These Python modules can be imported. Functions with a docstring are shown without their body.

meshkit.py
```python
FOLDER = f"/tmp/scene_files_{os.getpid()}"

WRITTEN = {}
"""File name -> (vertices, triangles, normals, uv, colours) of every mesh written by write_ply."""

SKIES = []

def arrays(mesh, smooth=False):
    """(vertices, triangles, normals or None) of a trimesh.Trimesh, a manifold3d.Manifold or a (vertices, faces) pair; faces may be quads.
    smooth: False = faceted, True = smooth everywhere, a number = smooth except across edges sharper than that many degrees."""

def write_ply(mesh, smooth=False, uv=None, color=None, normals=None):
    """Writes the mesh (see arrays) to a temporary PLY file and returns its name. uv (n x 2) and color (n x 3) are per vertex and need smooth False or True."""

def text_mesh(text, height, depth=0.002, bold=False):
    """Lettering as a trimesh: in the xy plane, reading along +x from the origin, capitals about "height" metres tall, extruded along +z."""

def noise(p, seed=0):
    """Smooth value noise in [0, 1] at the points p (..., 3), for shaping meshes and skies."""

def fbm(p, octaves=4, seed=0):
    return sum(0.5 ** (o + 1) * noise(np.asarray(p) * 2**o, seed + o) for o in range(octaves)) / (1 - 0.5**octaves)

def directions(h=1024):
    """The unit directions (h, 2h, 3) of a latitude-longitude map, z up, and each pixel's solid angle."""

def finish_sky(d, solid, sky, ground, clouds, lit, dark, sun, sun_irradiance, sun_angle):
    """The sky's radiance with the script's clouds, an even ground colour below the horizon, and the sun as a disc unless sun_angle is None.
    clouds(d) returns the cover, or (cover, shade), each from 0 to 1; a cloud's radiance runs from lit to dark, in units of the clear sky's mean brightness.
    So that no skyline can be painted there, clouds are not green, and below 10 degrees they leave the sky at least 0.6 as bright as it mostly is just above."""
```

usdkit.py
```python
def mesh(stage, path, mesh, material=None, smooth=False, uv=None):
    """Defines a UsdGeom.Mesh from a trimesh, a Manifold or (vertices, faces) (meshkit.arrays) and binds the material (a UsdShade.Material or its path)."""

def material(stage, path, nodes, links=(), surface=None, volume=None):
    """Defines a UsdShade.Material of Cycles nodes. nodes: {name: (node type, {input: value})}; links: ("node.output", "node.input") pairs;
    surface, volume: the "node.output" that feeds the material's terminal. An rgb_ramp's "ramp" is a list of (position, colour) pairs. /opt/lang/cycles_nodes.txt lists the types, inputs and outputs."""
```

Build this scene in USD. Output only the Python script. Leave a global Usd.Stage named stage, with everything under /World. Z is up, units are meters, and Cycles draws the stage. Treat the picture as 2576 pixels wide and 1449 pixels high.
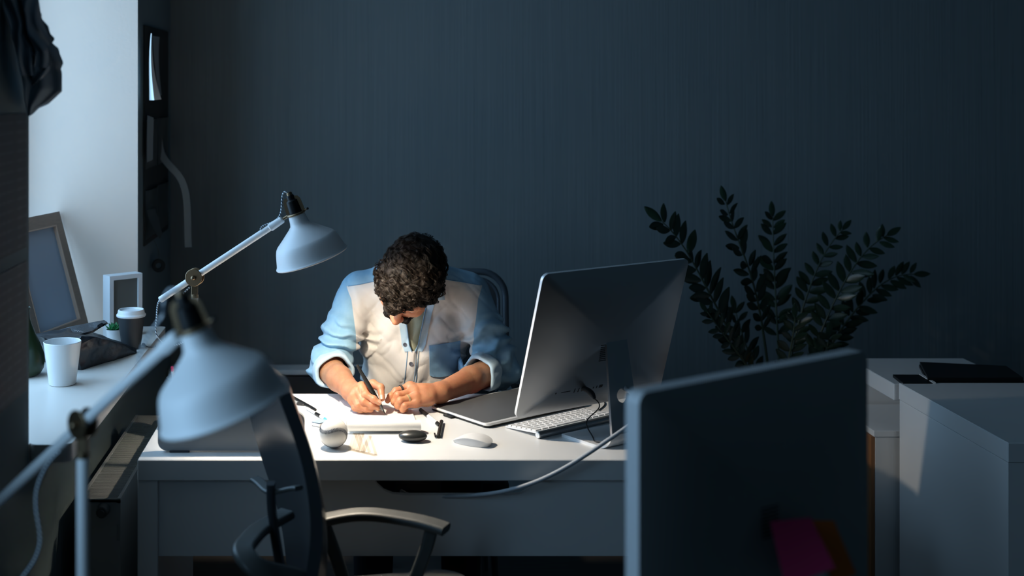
import math, random
import numpy as np
import trimesh
import shapely
from shapely import Polygon, LineString, Point
from pxr import Usd, UsdGeom, UsdLux, UsdShade, Gf, Sdf, Vt
import usdkit, meshkit

stage = Usd.Stage.CreateInMemory()
UsdGeom.SetStageUpAxis(stage, "Z")
UsdGeom.SetStageMetersPerUnit(stage, 1.0)
UsdGeom.Xform.Define(stage, "/World")
UsdGeom.Scope.Define(stage, "/World/Looks")

# ------------------------------------------------------------------ camera
FPX, VX, VY, EYE = 3050.0, 905.0, 217.0, 1.66      # focal length and principal point in pixels of the 2576 x 1449 picture, eye height
HAP = 36.0
cam = UsdGeom.Camera.Define(stage, "/World/camera")
cam.CreateHorizontalApertureAttr(HAP)
cam.CreateFocalLengthAttr(FPX / 2576 * HAP)
cam.CreateHorizontalApertureOffsetAttr((1288 - VX) / 2576 * HAP)
cam.CreateVerticalApertureOffsetAttr((VY - 724.5) / 2576 * HAP)
cam.CreateFStopAttr(1.9)
cam.CreateFocusDistanceAttr(3.46)
cam.CreateExposureAttr(0.0)
cam.AddTranslateOp().Set((0, 0, EYE))
cam.AddRotateXOp().Set(90)

# ------------------------------------------------------------------ light: dusk daylight through the left wall window and an unseen second one
def dome(color, strength):
    d = UsdLux.DomeLight.Define(stage, "/World/sky")
    d.CreateIntensityAttr(strength)
    d.CreateColorAttr(Gf.Vec3f(*color))
dome((0.42, 0.66, 1.0), 0.25)

def window_light(name, y0, y1, z0, z1, x, color, strength):
    r = UsdLux.RectLight.Define(stage, "/World/" + name)
    r.CreateWidthAttr(y1 - y0); r.CreateHeightAttr(z1 - z0)
    r.CreateIntensityAttr(strength); r.CreateColorAttr(Gf.Vec3f(*color))
    r.AddTranslateOp().Set((x, (y0 + y1) / 2, (z0 + z1) / 2))
    r.AddRotateXYZOp().Set((90, 0, -90))
window_light("daylight", 2.86, 3.98, 0.92, 2.35, -1.17, (0.38, 0.67, 1.0), 4.5)
window_light("daylight_001", 1.05, 1.68, 0.98, 2.10, -0.82, (0.38, 0.68, 1.0), 3.4)  # unseen window nearer the camera, placed to light the front lamp
LAMP = dict(color=(1.0, 0.86, 0.68), strength=1700.0)

# ------------------------------------------------------------------ helpers
def at(px, py, y):
    """the world point at depth y that the picture shows at (px, py)"""
    return np.array([(px - VX) * y / FPX, y, EYE - (py - VY) * y / FPX])

def on(px, py, z):
    """the world point at height z that the picture shows at (px, py)"""
    y = FPX * (EYE - z) / (py - VY)
    return np.array([(px - VX) * y / FPX, y, z])

used = {}
def numbered(parent, name):
    k = (parent, name); n = used.get(k, 0); used[k] = n + 1
    return f"{parent}/{name}" + (f"_{n:03d}" if n else "")

def tag(p, label=None, cat=None, group=None, kind=None):
    p = p.GetPrim() if hasattr(p, "GetPrim") else p
    for k, v in (("label", label), ("category", cat), ("group", group), ("kind", kind)):
        if v: p.SetCustomDataByKey(k, v)
    return p

def thing(name, label, cat, loc=(0, 0, 0), rotz=0, group=None):
    x = UsdGeom.Xform.Define(stage, numbered("/World", name))
    x.AddTranslateOp().Set(tuple(map(float, loc)))
    if rotz: x.AddRotateZOp().Set(float(rotz))
    return tag(x, label, cat, group)

def obj(name, mesh, mat, parent=None, smooth=35, label=None, cat=None, group=None, kind=None):
    base = str(parent.GetPath()) if parent is not None else "/World"
    if isinstance(mesh, list): mesh = trimesh.util.concatenate([tm(m) for m in mesh])
    m = usdkit.mesh(stage, numbered(base, name), mesh, M[mat], smooth)
    return tag(m, label, cat, group, kind)

def struct(name, mesh, mat, smooth=False, parent=None):
    return obj(name, mesh, mat, parent, smooth, kind=None if parent is not None else "structure")

def tm(m):
    if isinstance(m, trimesh.Trimesh): return m
    v, f, _ = meshkit.arrays(m)
    return trimesh.Trimesh(v, f, process=False)

def box(x0, x1, y0, y1, z0, z1, c=0.0):
    """a box with chamfered edges"""
    if c <= 0:
        m = trimesh.creation.box((x1 - x0, y1 - y0, z1 - z0)); m.apply_translation(((x0 + x1) / 2, (y0 + y1) / 2, (z0 + z1) / 2)); return m
    pts = []
    for sx in (0, 1):
        for sy in (0, 1):
            for sz in (0, 1):
                p = np.array([(x0, x1)[sx], (y0, y1)[sy], (z0, z1)[sz]], float)
                d = np.array([1 - 2 * sx, 1 - 2 * sy, 1 - 2 * sz]) * c
                for k in range(3):
                    q = p + d; q[k] = p[k]; pts.append(q)
    return trimesh.convex.convex_hull(np.array(pts))

def rrect(w, h, r, n=8):
    return shapely.box(-w / 2 + r, -h / 2 + r, w / 2 - r, h / 2 - r).buffer(r, quad_segs=n)

def extr(poly, h):
    return trimesh.creation.extrude_polygon(poly, h, engine="earcut")

def slab(w, d, h, r, c=0.0015, n=8):
    """a plate with rounded corners and a chamfered rim, on z = 0"""
    if c <= 0: return extr(rrect(w, d, r, n), h)
    big, small = np.array(rrect(w, d, r, n).exterior.coords)[:-1], np.array(rrect(w - 2 * c, d - 2 * c, max(r - c, 1e-4), n).exterior.coords)[:-1]
    z = lambda a, t: np.column_stack([a, np.full(len(a), t)])
    return trimesh.convex.convex_hull(np.vstack([z(small, 0), z(big, c), z(big, h - c), z(small, h)]))

def frame_of(d, up=(0, 0, 1)):
    d = np.asarray(d, float); d = d / np.linalg.norm(d)
    a = np.cross(up, d)
    if np.linalg.norm(a) < 1e-4: a = np.cross((1, 0, 0), d)
    a /= np.linalg.norm(a)
    return a, np.cross(d, a), d

def spline(pts, n=40):
    from scipy.interpolate import CubicSpline
    pts = np.asarray(pts, float)
    if len(pts) == 2: return np.linspace(pts[0], pts[1], n)
    t = np.r_[0, np.cumsum(np.linalg.norm(np.diff(pts, axis=0), axis=1))]
    return CubicSpline(t, pts)(np.linspace(0, t[-1], n))

def sweep(path, section, up=(0, 0, 1), scale=None, twist=None, cap=True):
    """sweeps a closed 2-D section (n x 2) along a path; scale: one factor (or pair) per point"""
    path, sec = np.asarray(path, float), np.asarray(section, float)
    T = np.gradient(path, axis=0); T /= np.linalg.norm(T, axis=1, keepdims=True) + 1e-12
    a, b, _ = frame_of(T[0], up)
    rings = []
    for i in range(len(path)):
        a = a - T[i] * (a @ T[i]); a /= np.linalg.norm(a); b = np.cross(T[i], a)
        s = sec * (1 if scale is None else np.asarray(scale[i]))
        if twist is not None:
            c_, s_ = math.cos(twist[i]), math.sin(twist[i]); s = s @ np.array([[c_, s_], [-s_, c_]])
        rings.append(path[i] + s[:, :1] * a + s[:, 1:] * b)
    n, k = len(sec), len(path)
    v = np.vstack(rings); f = []
    for i in range(k - 1):
        for j in range(n):
            p, q = i * n + j, i * n + (j + 1) % n
            f += [[p, q, q + n], [p, q + n, p + n]]
    if cap:
        v = np.vstack([v, path[0], path[-1]]); c0, c1 = len(v) - 2, len(v) - 1
        for j in range(n):
            f += [[c0, (j + 1) % n, j], [c1, (k - 1) * n + j, (k - 1) * n + (j + 1) % n]]
    return trimesh.Trimesh(v, f, process=False)

def circ(r, n=16, ry=None):
    t = np.arange(n) * 2 * np.pi / n
    return np.column_stack([r * np.cos(t), (ry or r) * np.sin(t)])

def tube(pts, r, n=12, samples=None):
    p = np.asarray(pts, float)
    if samples: p = spline(p, samples)
    return sweep(p, circ(r, n))

def rod(a, b, r, n=24, r2=None, c=0.0):
    """a straight round bar from a to b with small chamfers"""
    a, b = np.asarray(a, float), np.asarray(b, float)
    L = np.linalg.norm(b - a); r2 = r if r2 is None else r2
    prof = [(0, 0), (r - c, 0), (r, c), (r2, L - c), (r2 - c, L), (0, L)] if c > 0 else [(0, 0), (r, 0), (r2, L), (0, L)]
    return place(lathe(prof, n), a, b - a)

def lathe(prof, n=48):
    m = trimesh.creation.revolve(np.array(prof, float), sections=n)
    if m.volume < 0: m.invert()
    return m

def place(m, origin, zdir, up=(0, 0, 1), xdir=None):
    """moves a mesh so that its z axis points along zdir"""
    if xdir is not None:
        z = np.asarray(zdir, float); z /= np.linalg.norm(z); x = np.asarray(xdir, float); x = x - z * (x @ z); x /= np.linalg.norm(x); y = np.cross(z, x)
    else:
        x, y, z = frame_of(zdir, up)
    T = np.eye(4); T[:3, 0], T[:3, 1], T[:3, 2], T[:3, 3] = x, y, z, origin
    m = m.copy(); m.apply_transform(T); return m

def moved(m, t): m = m.copy(); m.apply_translation(t); return m

def rotated(m, deg, axis=(0, 0, 1), about=(0, 0, 0)):
    m = m.copy(); m.apply_transform(trimesh.transformations.rotation_matrix(math.radians(deg), axis, about)); return m

def cut(a, b): return trimesh.boolean.difference([a, b], engine="manifold")

def sphere(c, r, sub=3, scale=(1, 1, 1)):
    m = trimesh.creation.icosphere(sub, r); m.apply_scale(scale); m.apply_translation(c); return m

def grid_mesh(P, thick=0.0, normal=None, closed=False):
    """a grid of points (n x m x 3) as a sheet; with thick it gets a back side and rims"""
    n, m = P.shape[:2]
    if thick:
        du, dv = np.gradient(P, axis=0), np.gradient(P, axis=1)
        N = np.cross(du, dv); N /= np.linalg.norm(N, axis=2, keepdims=True) + 1e-12
        Q = P - N * thick
        v = np.vstack([P.reshape(-1, 3), Q.reshape(-1, 3)])
    else:
        v = P.reshape(-1, 3)
    f = []
    for i in range(n - 1):
        for j in range(m - 1):
            a, b, c, d = i * m + j, i * m + j + 1, (i + 1) * m + j + 1, (i + 1) * m + j
            f += [[a, c, b], [a, d, c]]
            if thick:
                k = n * m
                f += [[a + k, b + k, c + k], [a + k, c + k, d + k]]
    if thick:
        k = n * m
        ring = [(0, j) for j in range(m)] + [(i, m - 1) for i in range(1, n)] + [(n - 1, j) for j in range(m - 2, -1, -1)] + [(i, 0) for i in range(n - 2, 0, -1)]
        ring = [i * m + j for i, j in ring]
        for p, q in zip(ring, ring[1:] + ring[:1]):
            f += [[p, q, q + k], [p, q + k, p + k]]
    me = trimesh.Trimesh(v, f, process=False)
    if thick and me.volume < 0: me.invert()
    return me

# ------------------------------------------------------------------ materials
M = {}
def mat(name, color, rough=0.5, metal=0.0, bump=None, vary=None, spec=None, coat=0.0, sheen=0.0, sss=0.0, sssr=(1, 0.25, 0.12), alpha=None, aniso=None):
    n = {"p": ("principled_bsdf", {"base_color": color, "roughness": rough, "metallic": metal})}
    links = []
    p = n["p"][1]
    if spec is not None: p["specular_ior_level"] = spec
    if coat: p["coat_weight"] = coat; p["coat_roughness"] = 0.15
    if sheen: p["sheen_weight"] = sheen
    if sss: p["subsurface_weight"] = sss; p["subsurface_radius"] = sssr; p["subsurface_scale"] = 0.006
    if bump or vary: n["g"] = ("geometry", {})
    if vary:                       # (colour 2, scale, stretch)
        c2, sc, st = vary
        n["m1"] = ("mapping", {"scale": st}); n["n1"] = ("noise_texture", {"scale": sc, "detail": 4.0, "roughness": 0.6})
        n["r1"] = ("rgb_ramp", {"ramp": [(0.3, color), (0.7, c2)]})
        links += [("g.position", "m1.vector"), ("m1.vector", "n1.vector"), ("n1.fac", "r1.fac"), ("r1.color", "p.base_color")]
    if bump:                       # (scale, strength, distance, stretch)
        sc, s, d, st = bump
        n["m2"] = ("mapping", {"scale": st}); n["n2"] = ("noise_texture", {"scale": sc, "detail": 3.0})
        n["b"] = ("bump", {"strength": s, "distance": d})
        links += [("g.position", "m2.vector"), ("m2.vector", "n2.vector"), ("n2.fac", "b.height"), ("b.normal", "p.normal")]
    M[name] = usdkit.material(stage, "/World/Looks/" + name, n, links, "p.BSDF")

O3 = (1, 1, 1)
mat("white_lacquer", (0.80, 0.80, 0.79), 0.38, bump=(260, 0.03, 0.001, O3))
mat("white_plaster", (0.65, 0.52, 0.43), 0.85, bump=(90, 0.25, 0.002, O3), vary=((0.63, 0.51, 0.43), 9, O3))
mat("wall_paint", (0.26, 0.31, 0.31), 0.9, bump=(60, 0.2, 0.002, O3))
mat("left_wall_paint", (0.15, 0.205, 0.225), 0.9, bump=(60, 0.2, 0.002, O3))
mat("sill_paint", (0.86, 0.81, 0.75), 0.36)
mat("desk_dark", (0.045, 0.05, 0.055), 0.5)
mat("floor_wood", (0.07, 0.065, 0.06), 0.5, bump=(30, 0.1, 0.001, (1, 8, 1)), vary=((0.045, 0.042, 0.04), 6, (1, 12, 1)))
mat("ceiling_paint", (0.16, 0.18, 0.19), 0.9)
mat("lamp_white", (0.78, 0.78, 0.78), 0.42, bump=(420, 0.03, 0.0006, O3))
mat("brass", (0.24, 0.165, 0.10), 0.38, 1.0, bump=(150, 0.05, 0.0005, O3))
mat("black_plastic", (0.008, 0.0085, 0.009), 0.42, spec=0.22)
mat("black_rubber", (0.018, 0.018, 0.019), 0.6)
mat("dark_plastic", (0.035, 0.037, 0.04), 0.45)
mat("aluminium", (0.36, 0.37, 0.38), 0.38, 0.95, bump=(900, 0.03, 0.0003, O3))
mat("silver_edge", (0.80, 0.81, 0.82), 0.35, 0.25)
mat("dull_aluminium", (0.34, 0.37, 0.37), 0.55, 0.2)
mat("dark_aluminium", (0.16, 0.17, 0.18), 0.5, 0.5)
mat("screen_glass", (0.01, 0.01, 0.012), 0.06)
mat("key_white", (0.78, 0.78, 0.78), 0.45)
mat("port_black", (0.008, 0.008, 0.008), 0.6)
mat("paper", (0.83, 0.82, 0.79), 0.85, bump=(300, 0.05, 0.0004, O3))
mat("paper_grey", (0.45, 0.47, 0.48), 0.85)
mat("ink", (0.05, 0.04, 0.045), 0.7)
mat("ceramic", (0.78, 0.79, 0.79), 0.18)
mat("cup_card", (0.022, 0.027, 0.031), 0.55)
mat("lid_plastic", (0.78, 0.79, 0.80), 0.35)
mat("bag_black", (0.010, 0.014, 0.020), 0.36, bump=(28, 0.3, 0.01, O3))
mat("bag_print", (0.55, 0.58, 0.62), 0.5)
mat("succulent", (0.03, 0.22, 0.07), 0.5)
mat("green_glaze", (0.010, 0.022, 0.008), 0.3, vary=((0.016, 0.034, 0.010), 25, O3))
mat("frame_wood", (0.19, 0.14, 0.11), 0.55, bump=(40, 0.15, 0.001, (1, 1, 9)), vary=((0.23, 0.17, 0.13), 30, (1, 1, 6)))
mat("frame_lip", (0.42, 0.30, 0.23), 0.5)
mat("picture_reflection", (0.26, 0.33, 0.42), 0.6)  # blue reflection of the frame glass put into the picture colour
mat("frame_white", (0.70, 0.72, 0.74), 0.5)
mat("picture_dull", (0.10, 0.11, 0.105), 0.6)
mat("felt_dark", (0.022, 0.026, 0.026), 0.95, bump=(400, 0.2, 0.001, O3))
mat("vinyl_pocket", (0.03, 0.035, 0.036), 0.35)
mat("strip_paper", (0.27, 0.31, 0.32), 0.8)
mat("radiator_enamel", (0.40, 0.42, 0.42), 0.45)
mat("radiator_dark", (0.10, 0.105, 0.105), 0.6)
mat("stone_black", (0.018, 0.02, 0.02), 0.33, bump=(120, 0.1, 0.0008, O3))
mat("leather_white", (0.80, 0.79, 0.76), 0.45, bump=(420, 0.12, 0.0006, O3))
mat("stitch_navy", (0.03, 0.045, 0.08), 0.7)
mat("pad_blue", (0.30, 0.50, 0.72), 0.6)
mat("ink_blue", (0.08, 0.35, 0.75), 0.4)
mat("red_cap", (0.60, 0.02, 0.10), 0.35)
mat("note_pink", (0.42, 0.02, 0.10), 0.8)
mat("note_orange", (0.85, 0.19, 0.02), 0.8)
mat("note_blue", (0.10, 0.16, 0.22), 0.8)
mat("brown_board", (0.30, 0.13, 0.05), 0.6)
mat("grey_panel", (0.30, 0.33, 0.35), 0.5)
mat("cord_grey", (0.42, 0.45, 0.48), 0.5)
mat("ruffle_cloth", (0.19, 0.24, 0.28), 0.9, bump=(300, 0.2, 0.001, O3))
mat("cabinet_dark", (0.03, 0.033, 0.036), 0.6)
mat("chair_mesh", (0.03, 0.033, 0.036), 0.8, bump=(900, 0.4, 0.001, O3))
mat("chair_shell", (0.035, 0.04, 0.045), 0.28)
mat("chair_arm", (0.085, 0.09, 0.085), 0.42)
mat("chair_frame", (0.10, 0.12, 0.14), 0.35, 0.5)
mat("leaf_green", (0.012, 0.032, 0.016), 0.36)
mat("stem_green", (0.04, 0.06, 0.035), 0.5)
mat("soil", (0.02, 0.016, 0.012), 0.95)
mat("pot_grey", (0.10, 0.11, 0.12), 0.6)
mat("skin", (0.53, 0.245, 0.135), 0.5, bump=(220, 0.3, 0.0012, O3), vary=((0.46, 0.195, 0.105), 40, O3), sss=0.25)
mat("nail", (0.60, 0.33, 0.23), 0.3)
mat("hair_dark", (0.010, 0.007, 0.005), 0.6, spec=0.15)
mat("hair_strand", (0.0095, 0.006, 0.0038), 0.36, spec=0.2)
mat("denim_white", (0.74, 0.71, 0.67), 0.9, bump=(700, 0.25, 0.0006, O3), vary=((0.68, 0.66, 0.63), 14, O3), sheen=0.1)
mat("denim_blue", (0.18, 0.36, 0.52), 0.9, bump=(700, 0.3, 0.0006, O3), vary=((0.28, 0.46, 0.58), 16, (1, 1, 0.6)), sheen=0.1)
mat("denim_pale", (0.48, 0.63, 0.74), 0.9, bump=(700, 0.3, 0.0006, O3), vary=((0.38, 0.55, 0.69), 30, O3))
mat("denim_pocket", (0.17, 0.33, 0.50), 0.9, bump=(700, 0.3, 0.0006, O3), vary=((0.21, 0.38, 0.55), 24, O3))
mat("thread_blue", (0.15, 0.28, 0.42), 0.9)
mat("shirt_green", (0.42, 0.45, 0.33), 0.9, bump=(500, 0.2, 0.0006, O3))
mat("button_metal", (0.10, 0.11, 0.14), 0.4, 0.6)
mat("trouser_navy", (0.03, 0.035, 0.05), 0.9)
mat("shoe_black", (0.02, 0.02, 0.02), 0.4)
mat("gold", (0.85, 0.68, 0.38), 0.3, 0.55)
mat("mouse_side", (0.62, 0.63, 0.64), 0.35)
mat("eye_white", (0.7, 0.68, 0.65), 0.2)

def special():
    # fine vertical relief of the wallpaper on the back wall
    M["wallpaper"] = usdkit.material(stage, "/World/Looks/wallpaper", {
        "g": ("geometry", {}), "m": ("mapping", {"scale": (150, 1, 2.2)}), "n": ("noise_texture", {"scale": 1.0, "detail": 3.0, "roughness": 0.6}),
        "m3": ("mapping", {"scale": (38, 1, 0.6)}), "n3": ("noise_texture", {"scale": 1.0, "detail": 2.0}),
        "r": ("rgb_ramp", {"ramp": [(0.25, (0.155, 0.185, 0.195)), (0.75, (0.195, 0.225, 0.232))]}),
        "mx": ("mix_float", {"fac": 0.4}),
        "b": ("bump", {"strength": 0.55, "distance": 0.004}),
        "p": ("principled_bsdf", {"roughness": 0.85})},
        [("g.position", "m.vector"), ("m.vector", "n.vector"), ("g.position", "m3.vector"), ("m3.vector", "n3.vector"), ("n.fac", "mx.a"), ("n3.fac", "mx.b"),
         ("mx.result", "b.height"), ("mx.result", "r.fac"), ("r.color", "p.base_color"), ("b.normal", "p.normal")], "p.BSDF")
    # pane of a window: sunlight passes
    M["window_glass"] = usdkit.material(stage, "/World/Looks/window_glass", {
        "f": ("fresnel", {"IOR": 1.45}), "t": ("transparent_bsdf", {}), "s": ("glossy_bsdf", {"roughness": 0.02}), "x": ("mix_closure", {})},
        [("f.fac", "x.fac"), ("t.BSDF", "x.closure1"), ("s.BSDF", "x.closure2")], "x.closure")
    M["acrylic"] = usdkit.material(stage, "/World/Looks/acrylic", {
        "t": ("transparent_bsdf", {"color": (0.90, 0.87, 0.83)}), "s": ("glossy_bsdf", {"roughness": 0.08}), "x": ("mix_closure", {"fac": 0.06})},
        [("t.BSDF", "x.closure1"), ("s.BSDF", "x.closure2")], "x.closure")
    # textile cord with a blue and white twist
    M["textile_cord"] = usdkit.material(stage, "/World/Looks/textile_cord", {
        "g": ("geometry", {}), "w": ("wave_texture", {"bands_direction": "diagonal", "scale": 75.0}),
        "r": ("rgb_ramp", {"ramp": [(0.35, (0.06, 0.09, 0.13)), (0.6, (0.75, 0.78, 0.80))]}), "p": ("principled_bsdf", {"roughness": 0.85})},
        [("g.position", "w.vector"), ("w.fac", "r.fac"), ("r.color", "p.base_color")], "p.BSDF")
    # sheets printed with lines of text too small to read
    M["printed_sheet"] = usdkit.material(stage, "/World/Looks/printed_sheet", {
        "g": ("geometry", {}), "m": ("mapping", {"scale": (1, 30, 1)}), "n": ("noise_texture", {"scale": 1.0, "detail": 2.0}),
        "w": ("wave_texture", {"bands_direction": "z", "scale": 15.0}), "mu": ("math", {"math_type": "multiply"}),
        "r": ("rgb_ramp", {"ramp": [(0.30, (0.085, 0.10, 0.115)), (0.5, (0.12, 0.14, 0.155))]}), "p": ("principled_bsdf", {"roughness": 0.7})},
        [("g.position", "m.vector"), ("m.vector", "n.vector"), ("g.position", "w.vector"), ("w.fac", "mu.value1"), ("n.fac", "mu.value2"), ("mu.value", "r.fac"), ("r.color", "p.base_color")], "p.BSDF")
    M["bulb_glow"] = usdkit.material(stage, "/World/Looks/bulb_glow", {"e": ("emission", {"color": LAMP["color"], "strength": LAMP["strength"]})}, [], "e.emission")
special()
# ------------------------------------------------------------------ the room
XW, XSILL, ZSILL, ZT = -0.748, -0.653, 0.85, 0.733        # left wall, sill edge, sill height, desk height
Y0, Y1, YB, YF, XR, ZC = 2.74, 4.09, 4.79, -1.6, 3.6, 2.75
struct("floor", box(-1.3, XR + .1, YF - .1, YB + .1, -0.06, 0), "floor_wood")
struct("ceiling", box(-1.3, XR + .1, YF - .1, YB + .1, ZC, ZC + .06), "ceiling_paint")
struct("wall_back", box(-1.3, XR + .1, YB, YB + .12, 0, ZC), "wallpaper")
struct("wall_right", box(XR, XR + .1, YF, YB, 0, ZC), "wall_paint")
struct("wall_front", box(-1.3, XR + .1, YF - .1, YF, 0, ZC), "wall_paint")
XO = -1.22
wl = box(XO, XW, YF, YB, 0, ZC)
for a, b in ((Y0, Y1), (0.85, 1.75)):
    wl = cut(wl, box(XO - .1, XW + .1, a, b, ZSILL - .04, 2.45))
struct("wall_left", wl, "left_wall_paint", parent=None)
for n, (a, b) in enumerate(((Y0, Y1), (0.85, 1.75))):                  # white plaster lining of each window niche
    struct(f"trim_{n + 1}", [box(XO + .02, XW - .0005, b - .0025, b + .002, ZSILL, 2.45), box(XO + .02, XW - .0005, a - .002, a + .0025, ZSILL, 2.45), box(XO + .02, XW - .0005, a, b, 2.447, 2.452)], "white_plaster")
for n, (a, b) in enumerate(((Y0, Y1), (0.85, 1.75))):  # the second window is out of view, placed to light the nearest lamp
    w = UsdGeom.Xform.Define(stage, f"/World/window_{n + 1}"); w = tag(w, kind="structure")
    sl = extr(shapely.box(XO + .02, a + .003, XW - .0005, b - .003).union(shapely.box(XW - .001, a - .0, XSILL, b).buffer(-.02).buffer(.02)) if n == 0 else shapely.box(XO + .02, a + .003, XW - .001, b - .003), .04)
    struct("window_sill", moved(sl, (0, 0, ZSILL - .04)), "sill_paint", 30, w)
    fr = box(XO + .02, XO + .07, a + .002, b - .002, ZSILL + .002, 2.448)
    fr = cut(fr, box(XO, XO + .2, a + .06, (a + b) / 2 - .03, ZSILL + .07, 2.38))
    fr = cut(fr, box(XO, XO + .2, (a + b) / 2 + .03, b - .06, ZSILL + .07, 2.38))
    struct("window_frame", fr, "white_lacquer", 30, w)
    for c, d in ((a + .06, (a + b) / 2 - .03), ((a + b) / 2 + .03, b - .06)):
        struct("pane", box(XO + .04, XO + .046, c, d, ZSILL + .07, 2.38), "window_glass", False, w)
struct("baseboard_back", box(XW, XR, YB - .015, YB, 0, .08, .003), "wall_paint", 30)

# ------------------------------------------------------------------ desks
SL = .052
def desk_legs(t, x0, x1, y0, y1, z, m="white_lacquer"):
    obj("leg_panel", box(x0, x0 + .05, y0 + .004, y1 - .004, 0, z - SL, .0015), m, t, 30)
    obj("leg_panel", box(x1 - .05, x1, y0 + .004, y1 - .004, 0, z - SL, .0015), m, t, 30)

d1 = thing("desk", "long white desk where the man sits and writes", "desk")
DX0, DX1, DY0, DY1 = -.552, 1.02, 3.008, 3.658  # hidden right end lengthened to block lamp light from the right desk
obj("desk_top", box(DX0, DX1, DY0, DY1, ZT - SL, ZT, .002), "white_lacquer", d1, 30)
desk_legs(d1, DX0, DX1, DY0, DY1, ZT)
# modesty panel with a long rounded cable cut-out under the top
zb, zt = EYE - (1400 - VY) / FPX * 3.02, ZT - SL
pn = shapely.box(DX0 + .05, zb, DX1 - .05, zt - .001)
cxl, cxr = on(938, 1210, zt)[0], on(1362, 1210, zt)[0]
hole = [(cxl, zt), (cxl + .012, zt - .016), (cxl + .028, zt - .030), (cxl + .05, zt - .0385), (cxl + .08, zt - .041), (cxr - .08, zt - .041), (cxr - .05, zt - .0385), (cxr - .028, zt - .027), (cxr - .012, zt - .012), (cxr, zt)]
pn = pn.difference(Polygon(hole + [(cxr, zt + .01), (cxl, zt + .01)]))
pm = rotated(extr(pn, .018), 90, (1, 0, 0)); obj("modesty_panel", moved(pm, (0, DY0 + .034, 0)), "white_lacquer", d1, 30)

d2 = thing("desk", "near white desk at right with a big pale side panel", "desk")
EX0, EX1, EY0, EY1 = 1.685, 3.05, 3.152, 3.79
obj("desk_top", box(EX0, EX1, EY0, EY1, ZT - SL, ZT, .002), "white_lacquer", d2, 30)
obj("leg_panel", box(EX0 + .0015, EX0 + .05, EY0 + .002, EY1 - .002, 0, ZT - SL - .001, .001), "white_lacquer", d2, 30)
obj("leg_panel", box(EX1 - .05, EX1, EY0 + .002, EY1 - .002, 0, ZT - SL - .001, .001), "white_lacquer", d2, 30)
obj("front_panel", box(EX0 + .051, EX1 - .051, EY0 + .008, EY0 + .026, .30, ZT - SL - .001), "white_lacquer", d2, 30)

ZT3 = ZT - .006
d3 = thing("side_table", "small white side table behind the near right desk", "side table")
obj("table_top", box(1.674, 2.07, 3.80, 4.16, ZT3 - SL, ZT3, .002), "white_lacquer", d3, 30)
obj("back_panel", box(1.68, 2.066, 4.135, 4.155, .0, ZT3 - SL - .001), "white_lacquer", d3, 30)
obj("leg_panel", box(2.02, 2.066, 3.81, 4.134, 0, ZT3 - SL - .001), "white_lacquer", d3, 30)

c3 = thing("low_cabinet", "low grey cabinet with a brown side under the side table", "cabinet")
obj("cabinet_top", box(1.613, 2.01, 3.803, 4.12, .560, .579, .001), "white_lacquer", c3, 30)
obj("body", box(1.619, 2.005, 3.807, 4.115, .0, .559), "white_lacquer", c3, 30)
obj("side_board", box(1.607, 1.618, 3.809, 4.115, .0, .559), "brown_board", c3, 30, label="brown side board")

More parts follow.
